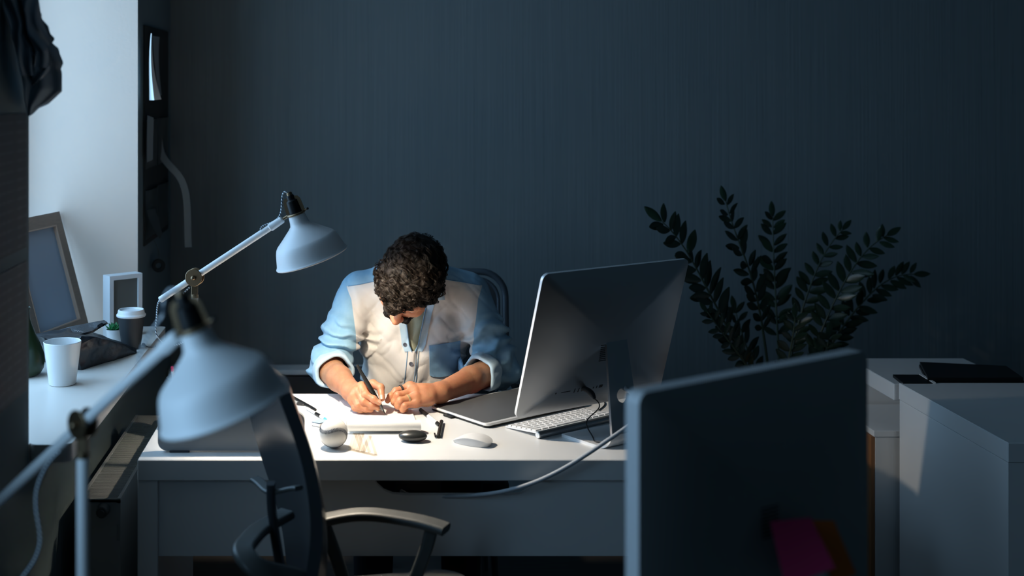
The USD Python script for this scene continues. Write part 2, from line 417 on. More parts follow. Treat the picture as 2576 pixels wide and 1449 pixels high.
c4 = thing("sideboard", "shallow dark sideboard with a pale top against the back wall", "sideboard")
ya = on(700, 921, .69)
obj("cabinet_top", box(XW + .01, .02, 4.665, 4.76, .549, .567, .002), "white_lacquer", c4, 30)
obj("body", box(XW + .02, .01, 4.682, 4.757, .0, .5485), "cabinet_dark", c4, 30)
for k in range(2):
    dr = obj("door", box(XW + .025 + .37 * k, XW + .385 + .37 * k, 4.668, 4.682, .02, .54, .002), "cabinet_dark", c4, 30)
    obj("knob", sphere((XW + .34 + .12 * k - .0, 4.661, .42), .009, 2), "dark_aluminium", dr, True)

d5 = thing("desk", "unseen dark desk carrying the nearest lamp and the nearest computer", "desk")
obj("desk_top", box(-.60, 1.05, 1.50, 2.19, ZT - SL, ZT, .002), "desk_dark", d5, 30)  # out of view; dark top picked to cut bounce light
desk_legs(d5, -.60, 1.05, 1.50, 2.19, ZT, "desk_dark")

# ------------------------------------------------------------------ radiator under the window
rd = thing("radiator", "long white panel radiator on the wall under the sill", "radiator")
RX0, RX1, RY0, RY1, RZ = -.70, -.60, 3.03, 3.80, .63
obj("front_plate", box(RX1 - .012, RX1, RY0 + .004, RY1, .12, RZ - .012, .002), "radiator_enamel", rd, 30)
obj("front_plate", box(RX0, RX0 + .012, RY0 + .004, RY1, .12, RZ - .012, .002), "radiator_enamel", rd, 30)
endp = box(RX0 - .002, RX1 + .002, RY0, RY0 + .003, .12, RZ - .004)
ex = at(297, 1340, RY0)
endp = cut(endp, box(ex[0] - .003, ex[0] + .003, RY0 - .01, RY0 + .01, ex[2] - .02, ex[2] + .02))
obj("end_plate", endp, "radiator_enamel", rd, 30)
gr = [box(RX0 - .002, RX0 + .006, RY0, RY1, RZ - .012, RZ), box(RX1 - .006, RX1 + .002, RY0, RY1, RZ - .012, RZ)]
gr += [box(RX0 + .006, RX1 - .006, y, y + .0045, RZ - .010, RZ - .001) for y in np.arange(RY0, RY1 - .005, .0092)]
obj("grille", gr, "radiator_enamel", rd, 30, kind="stuff")
obj("core", box(RX0 + .02, RX1 - .02, RY0 + .01, RY1 - .01, .14, RZ - .03), "radiator_dark", rd, 30)
vx = at(257, 1287, RY0 - .02)
obj("valve_dial", [rod((vx[0], RY0 + .001, vx[2]), (vx[0], RY0 - .03, vx[2]), .0165, 28, .014, .002), rod((vx[0], RY0 - .03, vx[2]), (vx[0], RY0 - .036, vx[2]), .008, 20, .008, .001)], "radiator_dark", rd)
obj("bracket", [box(XW + .0005, RX0, y, y + .03, .3, .5) for y in (RY0 + .12, RY1 - .15)], "radiator_dark", rd, 30)
obj("foot", [box(RX0 + .02, RX1 - .02, y, y + .03, 0, .14) for y in (RY0 + .1, RY1 - .12)], "radiator_dark", rd, 30)

# ------------------------------------------------------------------ desk lamps
SHADE = [(.022, 0), (.0232, .010), (.0246, .022), (.0268, .030), (.0345, .0375), (.058, .0565), (.0775, .0715), (.0832, .0785), (.0868, .087), (.0895, .096), (.0935, .112), (.0962, .1215), (.0985, .1245), (.1000, .1265), (.0995, .1285)]
def desk_lamp(label, J, front, rear, axis, collar, base_z, cords, lit):
    t = thing("desk_lamp", label, "desk lamp")
    J, front, rear, collar = map(np.asarray, (J, front, rear, collar))
    axis = np.asarray(axis, float) / np.linalg.norm(axis)
    d = (front - rear) / np.linalg.norm(front - rear)
    ra = .0088
    arm = rod(rear, front - d * .042, ra, 28, c=.001)
    obj("arm", arm, "lamp_white", t)
    obj("arm_sleeve", rod(front - d * .044, front, .0112, 28, .0098, .003), "lamp_white", t)
    sd = np.cross(d, (0, 0, 1)); sd /= np.linalg.norm(sd)
    # joint: two brass discs, a bolt, a yoke on the post
    jt = obj("joint", [rod(J - sd * .0135, J - sd * .0095, .0235, 36, c=.001), rod(J + sd * .0095, J + sd * .0135, .0235, 36, c=.001)], "brass", t)
    obj("bolt", [rod(J - sd * .019, J + sd * .019, .0045, 16), sphere(J - sd * .018, .0062, 2), sphere(J + sd * .018, .0062, 2)], "brass", jt)
    obj("yoke", [box(J[0] - .0085, J[0] + .0085, J[1] - .0085, J[1] + .0085, J[2] - .046, J[2] - .019, .001), rod((J[0], J[1], J[2] - .056), (J[0], J[1], J[2] - .045), .0102, 28, c=.001)], "brass", jt)
    obj("post", rod((J[0], J[1], base_z + .018), (J[0], J[1], J[2] - .055), .0095, 28), "lamp_white", t)
    obj("base", moved(lathe([(0, 0), (.069, 0), (.07, .002), (.07, .013), (.067, .017), (.012, .020), (.012, .024), (0, .024)], 56), (J[0], J[1], base_z)), "lamp_white", t)
    # shade with its thickness, opening along the axis
    inner = [(r - .0016, z) for r, z in reversed(SHADE)]
    prof = SHADE + [(.0985, .1292)] + [(max(r, .004), z + .0006) for r, z in inner]
    o, i_ = np.array(SHADE), np.array(inner)
    ring = np.vstack([o, [(.0985, .1292)], i_])
    sh = lathe(np.vstack([ring, ring[:1]]), 72)
    obj("shade", place(sh, collar, axis), "lamp_white", t, 40)
    x_, y_, z_ = frame_of(axis)
    P = lambda a, b, c: collar + x_ * a + y_ * b + z_ * c
    tw = front - collar; tw -= z_ * (tw @ z_); tw /= np.linalg.norm(tw)
    ow = np.cross(z_, tw)
    Q = lambda a, b, c: collar + tw * a + ow * b + z_ * c
    # brass collar plate with its small tail towards the arm and a pin opposite
    cp = obj("collar", [place(lathe([(.0, -.003), (.0245, -.003), (.0262, -.001), (.0262, .001), (.0245, .003), (0, .003)], 40), collar, axis),
                   rod(Q(.022, 0, 0), front + d * .001, .0042, 16), rod(Q(-.022, 0, -.001), Q(-.034, 0, -.004), .0022, 12)], "brass", t)
    obj("pin", sphere(Q(-.0345, 0, -.004), .0035, 2), "black_plastic", cp, True)
    obj("socket", place(lathe([(0, -.052), (.0085, -.052), (.0105, -.049), (.0105, -.040), (.0155, -.036), (.0168, -.020), (.0178, -.003), (.0178, .0355), (0, .0355)], 36), collar, axis), "black_plastic", t)
    stp = [Q(.0215, 0, -.001), Q(.0205, 0, -.022), Q(.0190, 0, -.036), Q(.0165, 0, -.0405), Q(.009, 0, -.0425), Q(-.009, 0, -.0425), Q(-.0165, 0, -.0405), Q(-.0190, 0, -.036), Q(-.0205, 0, -.022), Q(-.0215, 0, -.001)]
    sec = shapely.box(-.0008, -.0055, .0008, .0055); sec = np.array(sec.exterior.coords)[:-1][::-1]
    obj("bracket", sweep(np.array(stp), sec, up=tw), "brass", t, 40)
    obj("cap_nut", place(lathe([(0, -.060), (.0065, -.060), (.0078, -.057), (.0078, -.044), (0, -.044)], 28), collar, axis), "brass", t)
    for c in cords(Q, front, rear, d):
        obj("cord", tube(c, .0021, 10, 60), "textile_cord", t, True)
    bulb = place(lathe([(0, .036), (.011, .036), (.0125, .044), (.017, .056), (.0185, .066), (.017, .076), (.010, .083), (0, .085)], 32), collar, axis)
    obj("bulb", bulb, "bulb_glow" if lit else "ceramic", t, True, label="glowing bulb" if lit else None)
    return t

yl = 3.27
Jb = at(490, 697, yl); fb = at(712, 551, yl - .035); db = (fb - Jb) / np.linalg.norm(fb - Jb); rb = Jb - db * np.linalg.norm(at(402, 760, yl) - Jb)
cb = at(745, 537, yl - .045)
def cords_b(Q, f, r, d):
    slot = at(652, 580, yl - .03)
    return [[Q(.002, 0, -.058), Q(.012, 0, -.064), Q(.022, 0, -.052), at(702, 545, yl - .035), at(680, 561, yl - .03), at(657, 573, yl - .03), slot + d * .004],
            [r + d * .02, r - d * .002, at(394, 800, yl), at(392, 830, yl), at(399, 852, yl), at(425, 868, yl + .01), at(455, 864, yl + .02), at(472, 850, yl + .03)],
            [at(478, 722, yl + .012), at(462, 738, yl + .02), at(452, 760, yl + .03), at(453, 785, yl + .03), at(465, 808, yl + .03), at(480, 830, yl + .03)]]
desk_lamp("lit white desk lamp with brass joint leaning over the writing man", Jb, fb, rb, (.32, .05, -.93), cb, ZT, cords_b, True)

yf = 1.95
Jf = at(208, 1065, yf); ff = at(447, 843, yf - .15); df = (ff - Jf) / np.linalg.norm(ff - Jf); rf = Jf - df * .31
cf = at(487, 826, yf - .155)
def cords_f(Q, f, r, d):
    return [[Q(.002, 0, -.058), Q(.014, 0, -.066), Q(.030, 0, -.050), at(405, 800, yf - .11), at(370, 850, yf - .10), at(353, 890, yf - .1), Jf + d * .17],
            [at(150, 1135, yf + .03), at(112, 1180, yf + .04), at(90, 1250, yf + .04), at(97, 1320, yf + .04), at(100, 1365, yf + .04), at(85, 1410, yf + .03), at(50, 1460, yf + .02), at(40, 1560, yf)]]
desk_lamp("unlit white desk lamp nearest the camera, large and blurred", Jf, ff, rf, (.34, .04, -.93), cf, ZT, cords_f, False)

# ------------------------------------------------------------------ computers
def computer(label, base, u, h, w, edge, bulge, tilt, foot, stand_off, skin="aluminium"):
    """base: bottom left corner of the back as seen from behind; u: direction along the back; foot: (offset along u, distance behind) of the bend"""
    t = thing("desktop_computer", label, "computer")
    u = np.array([u[0], u[1], 0.]); u /= np.linalg.norm(u); n = np.array([u[1], -u[0], 0.])
    up = np.array([n[0] * math.sin(tilt), n[1] * math.sin(tilt), math.cos(tilt)]); nn = np.cross(u, up)
    if nn @ n < 0: nn = -nn
    base = np.asarray(base, float)
    W = lambda x, y, z: base + u * x + nn * y + up * z
    out = np.array(rrect(w, h, .019, 8).exterior.coords)[:-1] + [w / 2, h / 2]
    # back: rings of the outline shrinking to the centre, bulging outwards
    rings, zs = [], []
    S = np.r_[1, .97, .92, .85, .75, .62, .45, .25, .08]
    for s in S:
        xy = (out - [w / 2, h / 2]) * s + [w / 2, h / 2]
        zs.append(np.full(len(xy), bulge * (1 - s ** 2.6))); rings.append(xy)
    k = len(out)
    v = [np.array([W(x, edge * .5 + dz[0] + (edge * .5 if 0 else 0), y) for x, y in r]) for r, dz in zip(rings, zs)]
    v0 = np.array([W(x, -edge * .5, y) for x, y in out]); v1 = np.array([W(x, -edge * .5 + .001, y) for x, y in out])
    V = np.vstack([v0] + v + [[W(w / 2, edge * .5 + bulge, h / 2)], [W(w / 2, -edge * .5, h / 2)]]); F = []
    nr = len(v) + 1
    for i in range(nr - 1):
        for j in range(k):
            a, b = i * k + j, i * k + (j + 1) % k
            F += [[a, b, b + k], [a, b + k, a + k]]
    for j in range(k):
        F += [[(nr - 1) * k + j, (nr - 1) * k + (j + 1) % k, len(V) - 2], [(j + 1) % k, j, len(V) - 1]]
    case = trimesh.Trimesh(V, F, process=False)
    if case.volume < 0: case.invert()
    side_f = np.array([set(f) <= set(range(2 * k)) for f in case.faces])
    hs = obj("housing", trimesh.Trimesh(case.vertices, case.faces[~side_f], process=False), skin, t, 32)
    obj("edge_band", trimesh.Trimesh(case.vertices, case.faces[side_f], process=False), "silver_edge", t, 32)  # paler than the housing; the daylight it catches is put into the colour
    scr = [W(x, -edge * .5 - .0012, y) for x, y in (np.array(rrect(w - .004, h - .004, .017, 8).exterior.coords)[:-1] + [w / 2, h / 2])]
    sv = np.vstack([scr, [W(w / 2, -edge * .5 - .0012, h / 2)]]); m_ = len(scr)
    obj("screen", trimesh.Trimesh(sv, [[j, m_, (j + 1) % m_] for j in range(m_)] + [[j, (j + 1) % m_, m_] for j in range(m_)], process=False), "screen_glass", t, False)
    surf = lambda x, y, e=.0004: W(x, edge * .5 + bulge * (1 - max(abs(x - w / 2) / (w / 2), abs(y - h / 2) / (h / 2)) ** 2.6) + e, y)
    def patch(x0, x1, y0, y1):
        P = np.array([[surf(x, y) for y in np.linspace(y0, y1, 3)] for x in np.linspace(x0, x1, 3)])
        return grid_mesh(P, .0006)
    for (a, b, c, e) in ((.105, .109, .066, .070), (.126, .158, .0665, .0685), (.172, .175, .060, .073), (.186, .189, .060, .073), (.199, .202, .060, .073), (.212, .215, .060, .073), (.240, .243, .063, .068), (.252, .2545, .062, .070), (.262, .274, .062, .071)):
        obj("port", patch(a, b, c, e), "port_black", hs, False)
    for k_ in range(9):
        obj("vent_slot", patch(w / 2 - .034 - .0006 * k_, w / 2 + .004, .150 + .0058 * k_, .1526 + .0058 * k_), "port_black", hs, False)
    # stand: a bent plate, neck with a round hole and foot
    fu, ft, fd, hf_ = foot
    B = base + u * (w / 2 + fu) + n * fd; B[2] = base[2] - stand_off
    sw, th = .086, .008
    topc = base + u * (w / 2 + ft) + nn * (edge * .5 + bulge - .006) + up * (h * hf_)
    tip = B - n * .155
    path = [tip + [0, 0, th / 2]] + [B - n * s + [0, 0, th / 2] for s in (.10, .05, .03)]
    nk = (topc - B); nk /= np.linalg.norm(nk)
    c0 = B - n * .03 + [0, 0, th / 2]; c2 = B + nk * .03 + [0, 0, th / 2]; c1 = B + [0, 0, th / 2]
    path += [(1 - q) ** 2 * c0 + 2 * q * (1 - q) * c1 + q * q * c2 for q in np.linspace(.12, 1, 8)]
    foot_sec = np.array([(-th / 2, -1), (th / 2, -1), (th / 2, 1), (-th / 2, 1)]) * [1, .5]
    path = np.array(path)
    wid = np.linspace(.165, sw + .012, len(path)); 
    def strip(path, wid):
        T = np.gradient(path, axis=0); T /= np.linalg.norm(T, axis=1, keepdims=True); N = np.cross(u, T)
        v, f = [], []
        for p, q, ww in zip(path, N, wid): v += [p - u * ww / 2 - q * th / 2, p - u * ww / 2 + q * th / 2, p + u * ww / 2 + q * th / 2, p + u * ww / 2 - q * th / 2]
        for i in range(len(path) - 1):
            for j in range(4):
                a, b = 4 * i + j, 4 * i + (j + 1) % 4
                f += [[a, b, b + 4], [a, b + 4, a + 4]]
        e = 4 * (len(path) - 1); f += [[0, 2, 1], [0, 3, 2], [e, e + 1, e + 2], [e, e + 2, e + 3]]
        m = trimesh.Trimesh(v, f, process=False)
        if m.volume < 0: m.invert()
        return m
    st = obj("stand_foot", strip(path, wid), "silver_edge", t, 30)
    # neck plate with the cable hole
    L = np.linalg.norm(topc - path[-1])
    pl = Polygon([(-(sw + .012) / 2, 0), ((sw + .012) / 2, 0), (sw / 2 - .006, L), (-sw / 2 + .006, L)]).difference(Point(0, .098).buffer(.019, 24))
    nd = (topc - path[-1]) / L
    pm_ = extr(pl, th); zz = np.cross(u, nd)
    Tm = np.eye(4); Tm[:3, 0], Tm[:3, 1], Tm[:3, 2], Tm[:3, 3] = u, nd, zz, path[-1] - zz * th / 2
    pm_.apply_transform(Tm)
    obj("stand_neck", pm_, "aluminium", t, 30)
    return t, W, surf, hs

ua = (.848, .531)
bl = np.array([on(1297, 1047, .80)[0], 3.186, .788])
iB, WB, surfB, hsB = computer("silver desktop computer on the writing man's desk, screen towards him", bl, ua, .410, .528, .008, .030, math.radians(16), (-.062, .018, .205, .50), .788 - ZT)
fl = np.array([.406, 1.807, 1.205 - .405])
iF, WF, surfF, hsF = computer("big dark desktop computer nearest the camera, seen from behind", fl, (.844, .536), .405, .547, .027, .030, 0.0, (.04, .04, .12, .40), fl[2] - ZT, "dull_aluminium")
obj("disc_slot", box(0, .001, 0, .001, 0, .001), "port_black", hsF, False) if False else None

# sticky notes hanging on the stand of the nearest computer
def note(label, corners, m, bow):
    c = [at(*p) for p in corners]; P = []
    for s in np.linspace(0, 1, 7):
        row = []
        for q in np.linspace(0, 1, 7):
            p = (1 - s) * (1 - q) * c[0] + s * (1 - q) * c[1] + s * q * c[2] + (1 - s) * q * c[3]
            row.append(p + np.array([0, -bow * q * q, 0]))
        P.append(row)
    return obj("sticky_note", grid_mesh(np.array(P), .0004), m, None, 30, label, "sticky note", "sticky notes on the nearest computer")
note("orange sticky note, partly behind the pink one", [(2040, 1308, 1.906), (2098, 1310, 1.925), (2150, 1440, 1.905), (2090, 1462, 1.890)], "note_orange", .006)
note("magenta pink sticky note on the stand of the nearest computer", [(1938, 1312, 1.880), (2040, 1302, 1.898), (2098, 1425, 1.872), (1972, 1470, 1.858)], "note_pink", .006)
# ------------------------------------------------------------------ things on the writing man's desk
rng = np.random.default_rng(7)
# wireless keyboard: a wedge plate on a round battery tube, the tube towards the camera
KA, KB = on(1353, 1104, ZT), on(1551, 1057, ZT)           # tube ends
ku = (KB - KA) / np.linalg.norm(KB - KA); kv = np.array([-ku[1], ku[0], 0])        # kv: away from the tube, towards the man
KL = np.linalg.norm(KB - KA)
kb = thing("keyboard", "slim silver keyboard with white keys below the silver desktop computer", "keyboard")
K = lambda x, y, z: KA + ku * x + kv * y + np.array([0, 0, z])
def kbox(x0, x1, y0, y1, zf, th, c=.0008):
    """a plate in keyboard coordinates whose top follows zf(y)"""
    pts = []
    for x in (x0, x1):
        for y in (y0, y1):
            for z in (0, th):
                cc = c if z else 0
                pts.append(K(x + (cc if x == x0 else -cc), y + (cc if y == y0 else -cc), zf(y) - th + z))
                if z: pts.append(K(x, y, zf(y) - c))
    return trimesh.convex.convex_hull(np.array(pts))
zk = lambda y: .0175 - .0115 * y / .125
obj("plate", kbox(0, KL, 0, .125, zk, .004), "silver_edge", kb, 30)
tubeb = rod(K(0, .001, .0092), K(KL, .001, .0092), .0092, 32, c=.0012)
tb = obj("battery_tube", tubeb, "aluminium", kb)
obj("end_cap", [rod(K(-.0006, .001, .0092), K(.0002, .001, .0092), .0074, 28), rod(K(-.001, .001, .0092), K(0, .001, .0092), .0022, 12)], "silver_edge", tb)
rows = [(0.112, .010, 14), (.0955, .0155, 14), (.0765, .0155, 14), (.0575, .0155, 13), (.0385, .0155, 12), (.0195, .0155, 8)]
for r_, (y, dep, nk) in enumerate(rows):
    y0 = y - dep / 2 + .002
    xs = [KL - .006]
    wd = np.full(nk, (KL - .012 - .0032 * (nk - 1)) / nk)
    if nk == 8: wd = np.array([1, 1, 1.2, 5.2, 1.2, 1, 1, 1.2]); wd *= (KL - .012 - .0032 * 7) / wd.sum()
    elif nk == 13: wd[0] *= 1.6; wd[-1] *= 1.6; wd *= (KL - .012 - .0032 * 12) / wd.sum()
    elif nk == 12: wd[0] *= 2; wd[-1] *= 2; wd *= (KL - .012 - .0032 * 11) / wd.sum()
    elif r_ == 1: wd[0] *= 1.5; wd *= (KL - .012 - .0032 * 13) / wd.sum()
    x = .006
    for w_ in wd:
        obj("key", kbox(x, x + w_, y0, y0 + dep, lambda q: zk(q) + .0028, .0027, .0007), "key_white", kb, 30); x += w_ + .0032

# graphics tablet with a silver rim
TP = on(1224, 1080, ZT); tx = np.array([.273, .202, 0]); tx /= np.linalg.norm(tx); ty = np.array([-tx[1], tx[0], 0])
gt = thing("graphics_tablet", "dark grey drawing tablet with a pale rim lying under the computer screen", "drawing tablet")
def on_tablet(m, x, y, z): return place(moved(m, (0, 0, z)), TP + tx * x + ty * y + [0, 0, ZT * 0], (0, 0, 1), xdir=tx)
TW, TD = .40, .245
obj("base", on_tablet(slab(TW - .006, TD - .006, .005, .014, .001), TW / 2, TD / 2, .0015), "black_plastic", gt, 30)
obj("rim", on_tablet(slab(TW, TD, .0065, .017, .0025), TW / 2, TD / 2, .0062), "silver_edge", gt, 30)
obj("surface", on_tablet(slab(TW - .012, TD - .024, .0006, .012, .0002), TW / 2, TD / 2 + .002, .0126), "dark_aluminium", gt, 30)
ls = on_tablet(slab(.034, .012, .0045, .003, .001), .0, 0, 0)
obj("loop", place(slab(.036, .014, .0045, .004, .001), TP + tx * -.004 + ty * (TD * .62) + [0, 0, .0012], (0, 0, 1), xdir=ty), "black_plastic", gt, 30)
obj("foot", [on_tablet(slab(.02, .02, .002, .006, .0004), x, y, 0) for x in (.04, TW - .04) for y in (.04, TD - .04)], "black_rubber", gt, 30)

# mouse
ms = thing("computer_mouse", "white low wireless mouse on the desk in front of the keyboard", "mouse")
ma, mb_ = on(1142, 1108, ZT), on(1236, 1124, ZT); mu = mb_ - ma; ml = np.linalg.norm(mu); mu /= ml; mc = (ma + mb_) / 2; mv = np.array([-mu[1], mu[0], 0])
def mouse_grid(top):
    P = []
    for s in np.linspace(0, 1, 25):
        row = []
        for q in np.linspace(0, 2 * np.pi, 49)[:-1]:
            r = s ** .8
            ex, ey = math.copysign(abs(math.cos(q)) ** .72, math.cos(q)), math.copysign(abs(math.sin(q)) ** .72, math.sin(q))
            x, y = r * ex * ml / 2, r * ey * .0285
            prof = .0215 * (1 - abs((x / (ml / 2) - .12) / 1.12) ** 2.3) if x / (ml / 2) > .12 else .0215 * (1 - abs((x / (ml / 2) - .12) / 1.12) ** 2.0)
            z = .0035 + max(prof - .0012, .0012) * (1 - .12 * (y / .0285) ** 2) if top else .0015 + .0018 * r
            row.append(mc + mu * x + mv * y + [0, 0, z])
        P.append(row)
    return np.array(P)
def closed_grid(A, B):
    n, k = A.shape[:2]
    V = np.vstack([A.reshape(-1, 3), B.reshape(-1, 3)]); F = []
    for i in range(n - 1):
        for j in range(k):
            a, b = i * k + j, i * k + (j + 1) % k
            F += [[a, a + k, b + k], [a, b + k, b]]
            a, b = a + n * k, b + n * k
            F += [[a, b + k, a + k], [a, b, b + k]]
    e = (n - 1) * k
    for j in range(k):
        a, b = e + j, e + (j + 1) % k
        F += [[a, a + n * k, b + n * k], [a, b + n * k, b]]
    m = trimesh.Trimesh(V, F, process=False)
    if m.volume < 0: m.invert()
    return m
obj("shell", closed_grid(mouse_grid(True), mouse_grid(True) * 1 - [0, 0, .0012]), "lamp_white", ms, 50)
gg = mouse_grid(True); ctr = gg.mean((0, 1))
side = np.array([[[*(p[:2] * .985 + ctr[:2] * .015), z] for p in gg[-1]] for z in (.0,)])
ring = gg[-1]
low = np.array([np.array([ring[j] * 1 for j in range(len(ring))])])
bt = closed_grid(np.array([[[*((p[:2] - mc[:2]) * .975 + mc[:2]), p[2] - .0008] for p in row] for row in gg]), np.array([[[*((p[:2] - mc[:2]) * .9 + mc[:2]), ZT + .0008] for p in row] for row in gg]))
obj("base", bt, "mouse_side", ms, 40)

# writing pad with its lower page rolled up towards the camera
pd = thing("writing_pad", "cream paper pad with a rolled-up front page under the man's hands", "notepad")
PX0, PX1 = on(872, 1093, ZT)[0], on(1059, 1093, ZT)[0]
PY0, PY1 = 3.236, 3.56
sk = .012                                                   # the pad lies a little turned
def padpt(u, y, z): return np.array([PX0 + u * (PX1 - PX0) - (y - PY0) * .075, y, ZT + z])
obj("page_block", [grid_mesh(np.array([[padpt(u, y, .0042) for y in np.linspace(PY0 + .02, PY1, 5)] for u in (0, 1)]), .0038)], "paper", pd, 30)
sheet = []
for u in np.linspace(0, 1, 9):
    row = [padpt(u, y, .0046 + .0004) for y in np.linspace(PY1, PY0 + .060, 6)]
    cy, cz, R_ = PY0 + .006, .0046 + .0155, .0150 - .001 * u
    for th in np.linspace(-.1, 4.6, 30):
        th2 = th
        row.append(padpt(u + .012 * 0, cy + .045 * math.cos(min(th2, math.pi / 2)) * (1 if th2 < math.pi / 2 else 0) * .55 + (R_ * math.cos(th2) if th2 >= math.pi / 2 else 0), .0046 + (cz - .0046 + R_ * math.sin(th2)) * (1 if th2 >= math.pi / 2 else (.12 + .88 * math.sin(max(th2, 0)) ** 1.6))))
    sheet.append(row)
rolled = grid_mesh(np.array(sheet), .0005)
obj("rolled_page", rolled, "paper", pd, 60)
strokes = []
for (x0, y0, x1, y1) in ((913, 1036, 917, 1054), (923, 1038, 926, 1054), (938, 1040, 941, 1054), (946, 1041, 948, 1051), (958, 1041, 962, 1055), (972, 1045, 974, 1054), (979, 1040, 982, 1054), (987, 1036, 992, 1054), (929, 1040, 931, 1047), (966, 1040, 968, 1046)):
    a, b = on(x0, y0, ZT + .0052), on(x1, min(y1, 1053), ZT + .0052)
    strokes.append(sweep(np.linspace(a, b, 4), np.array([(-.0006, -.0002), (.0006, -.0002), (.0006, .0002), (-.0006, .0002)])))
obj("pen_strokes", strokes, "ink", pd, False, kind="stuff")

# baseball
bs = thing("baseball", "white baseball with dark blue stitches at the edge of the desk", "baseball")
BC = np.array([(839 - VX) * 3.114 / FPX, 3.114, ZT + .0368])
obj("cover", sphere(BC, .0368, 5), "leather_white", bs, True)
from scipy.spatial.transform import Rotation as Rot
tt = np.linspace(0, 4 * np.pi, 2000)
al, be = np.pi / 2 - (np.pi / 2 - .4) * np.cos(tt), tt / 2 + .4 * np.sin(2 * tt)
SC = Rot.from_rotvec((2.391, .4537, -2.336)).apply(np.stack([np.sin(al) * np.cos(be), np.sin(al) * np.sin(be), np.cos(al)], 1))
arc = np.r_[0, np.cumsum(np.linalg.norm(np.diff(SC, axis=0), axis=1))]
st_ = []
for s in np.linspace(0, arc[-1], 109)[:-1]:
    i = min(np.searchsorted(arc, s), len(SC) - 2)
    p, t_ = SC[i], SC[i + 1] - SC[i]; t_ /= np.linalg.norm(t_); w_ = np.cross(p, t_)
    for sg in (-1, 1):
        q = [p + w_ * sg * a + t_ * b for a, b in ((.012, -.012), (.07, .016), (.125, .048))]
        q = [BC + x / np.linalg.norm(x) * .0368 * (1.004 if k != 2 else 1.0) for k, x in enumerate(q)]
        st_.append(sweep(np.array(q), circ(.00075, 6), up=p))
obj("stitching", st_, "stitch_navy", bs, True, kind="stuff")
obj("seam", tube([BC + x * .0368 * 1.0005 for x in SC[::10]], .0003, 6), "paper_grey", bs, True)

# black stone
sn = sphere((0, 0, 0), 1, 4, (.0375, .024, .0145))
v = np.array(sn.vertices); v *= (1 + .05 * (meshkit.noise(v * 38 + 5) - .5))[:, None]; sn.vertices = v
sc_ = on(1039, 1110, ZT)
obj("stone", moved(rotated(sn, -4), (sc_[0], sc_[1], ZT + .0139)), "stone_black", None, True, "smooth black pebble on the desk between baseball and mouse", "stone")

# pens and small things
def pen_between(a, b, r, parts, t, n=20):
    """parts: (name, from, to, r0, r1, material) along the pen"""
    d = b - a
    for nm, f, g, r0, r1, m in parts: obj(nm, rod(a + d * f, a + d * g, r0, n, r1, min(r0, r1) * .25), m, t)
p1 = thing("pen", "slim black pen lying at the far left corner of the white desk", "pen")
a, b = on(727, 994, ZT + .004), on(794, 1031, ZT + .004)
pen_between(a, b, .004, [("barrel", 0, .86, .0042, .0042, "black_plastic"), ("tip", .86, 1, .0042, .0036, "black_plastic")], p1)
e0 = on(757, 1019, ZT)
cpm = extr(rrect(.027, .0135, .0058), .006)
obj("loose_cap", place(cpm, e0, (0, 0, 1), xdir=(.9, -.42, 0)), "black_rubber", None, 30, "small black rounded cap beside the slim black pen", "loose_cap")  # a loose cap lying by the pen
p2 = thing("pen", "clear and white pen with a blue end lying behind the baseball", "pen")
a, b = on(772, 1027, ZT + .0045), on(824, 1058, ZT + .0045)
pen_between(a, b, .0045, [("barrel", 0, .44, .0043, .0045, "lamp_white"), ("grip", .44, .66, .0047, .0047, "black_plastic"), ("label_band", .66, .86, .0045, .0045, "paper"), ("blue_end", .86, 1, .0044, .003, "ink_blue")], p2)
pb = thing("eraser_box", "small blue and white two-layer box left of the baseball", "box")
c0 = on(805, 1077, ZT)
def boxat(w, d, h, z, m, nm, c=.0012): obj(nm, place(moved(slab(w, d, h, .003, c), (0, 0, z)), [c0[0], c0[1], ZT], (0, 0, 1), xdir=(.80, -.6, 0)), m, pb, 30)
boxat(.030, .040, .0085, 0, "paper", "lower_layer"); boxat(.0285, .0385, .0008, .0085, "stitch_navy", "gap", .0002); boxat(.030, .040, .0085, .0093, "paper", "upper_layer"); boxat(.0292, .0392, .0012, .0178, "stitch_navy", "edge", .0003); boxat(.0275, .0375, .0006, .0190, "pad_blue", "cover", .0002)
p3 = thing("marker", "black and white marker lying at the right edge of the paper pad", "marker pen")
a, b = on(1058, 1031, ZT + .0055), on(1106, 1070, ZT + .0055)
pen_between(a, b, .0055, [("cap", 0, .42, .0055, .0056, "black_plastic"), ("barrel", .42, .86, .0058, .0056, "lamp_white"), ("end_plug", .86, 1, .0055, .0048, "black_plastic")], p3)
p4 = thing("loose_pen_cap", "loose black pen cap with a clip right of the marker", "pen")  # a pen cap on its own, no pen in it
a, b = on(1111, 1060, ZT + .0055), on(1103, 1098, ZT + .0055)
obj("cap", [rod(a, b, .0052, 20, .0058, .0015), sphere(a + (b - a) * .03, .005, 2)], "black_plastic", p4)
obj("clip", box(b[0] - .010, b[0] - .006, b[1] - .001, b[1] + .035, ZT + .003, ZT + .0055, .0005), "black_plastic", p4)

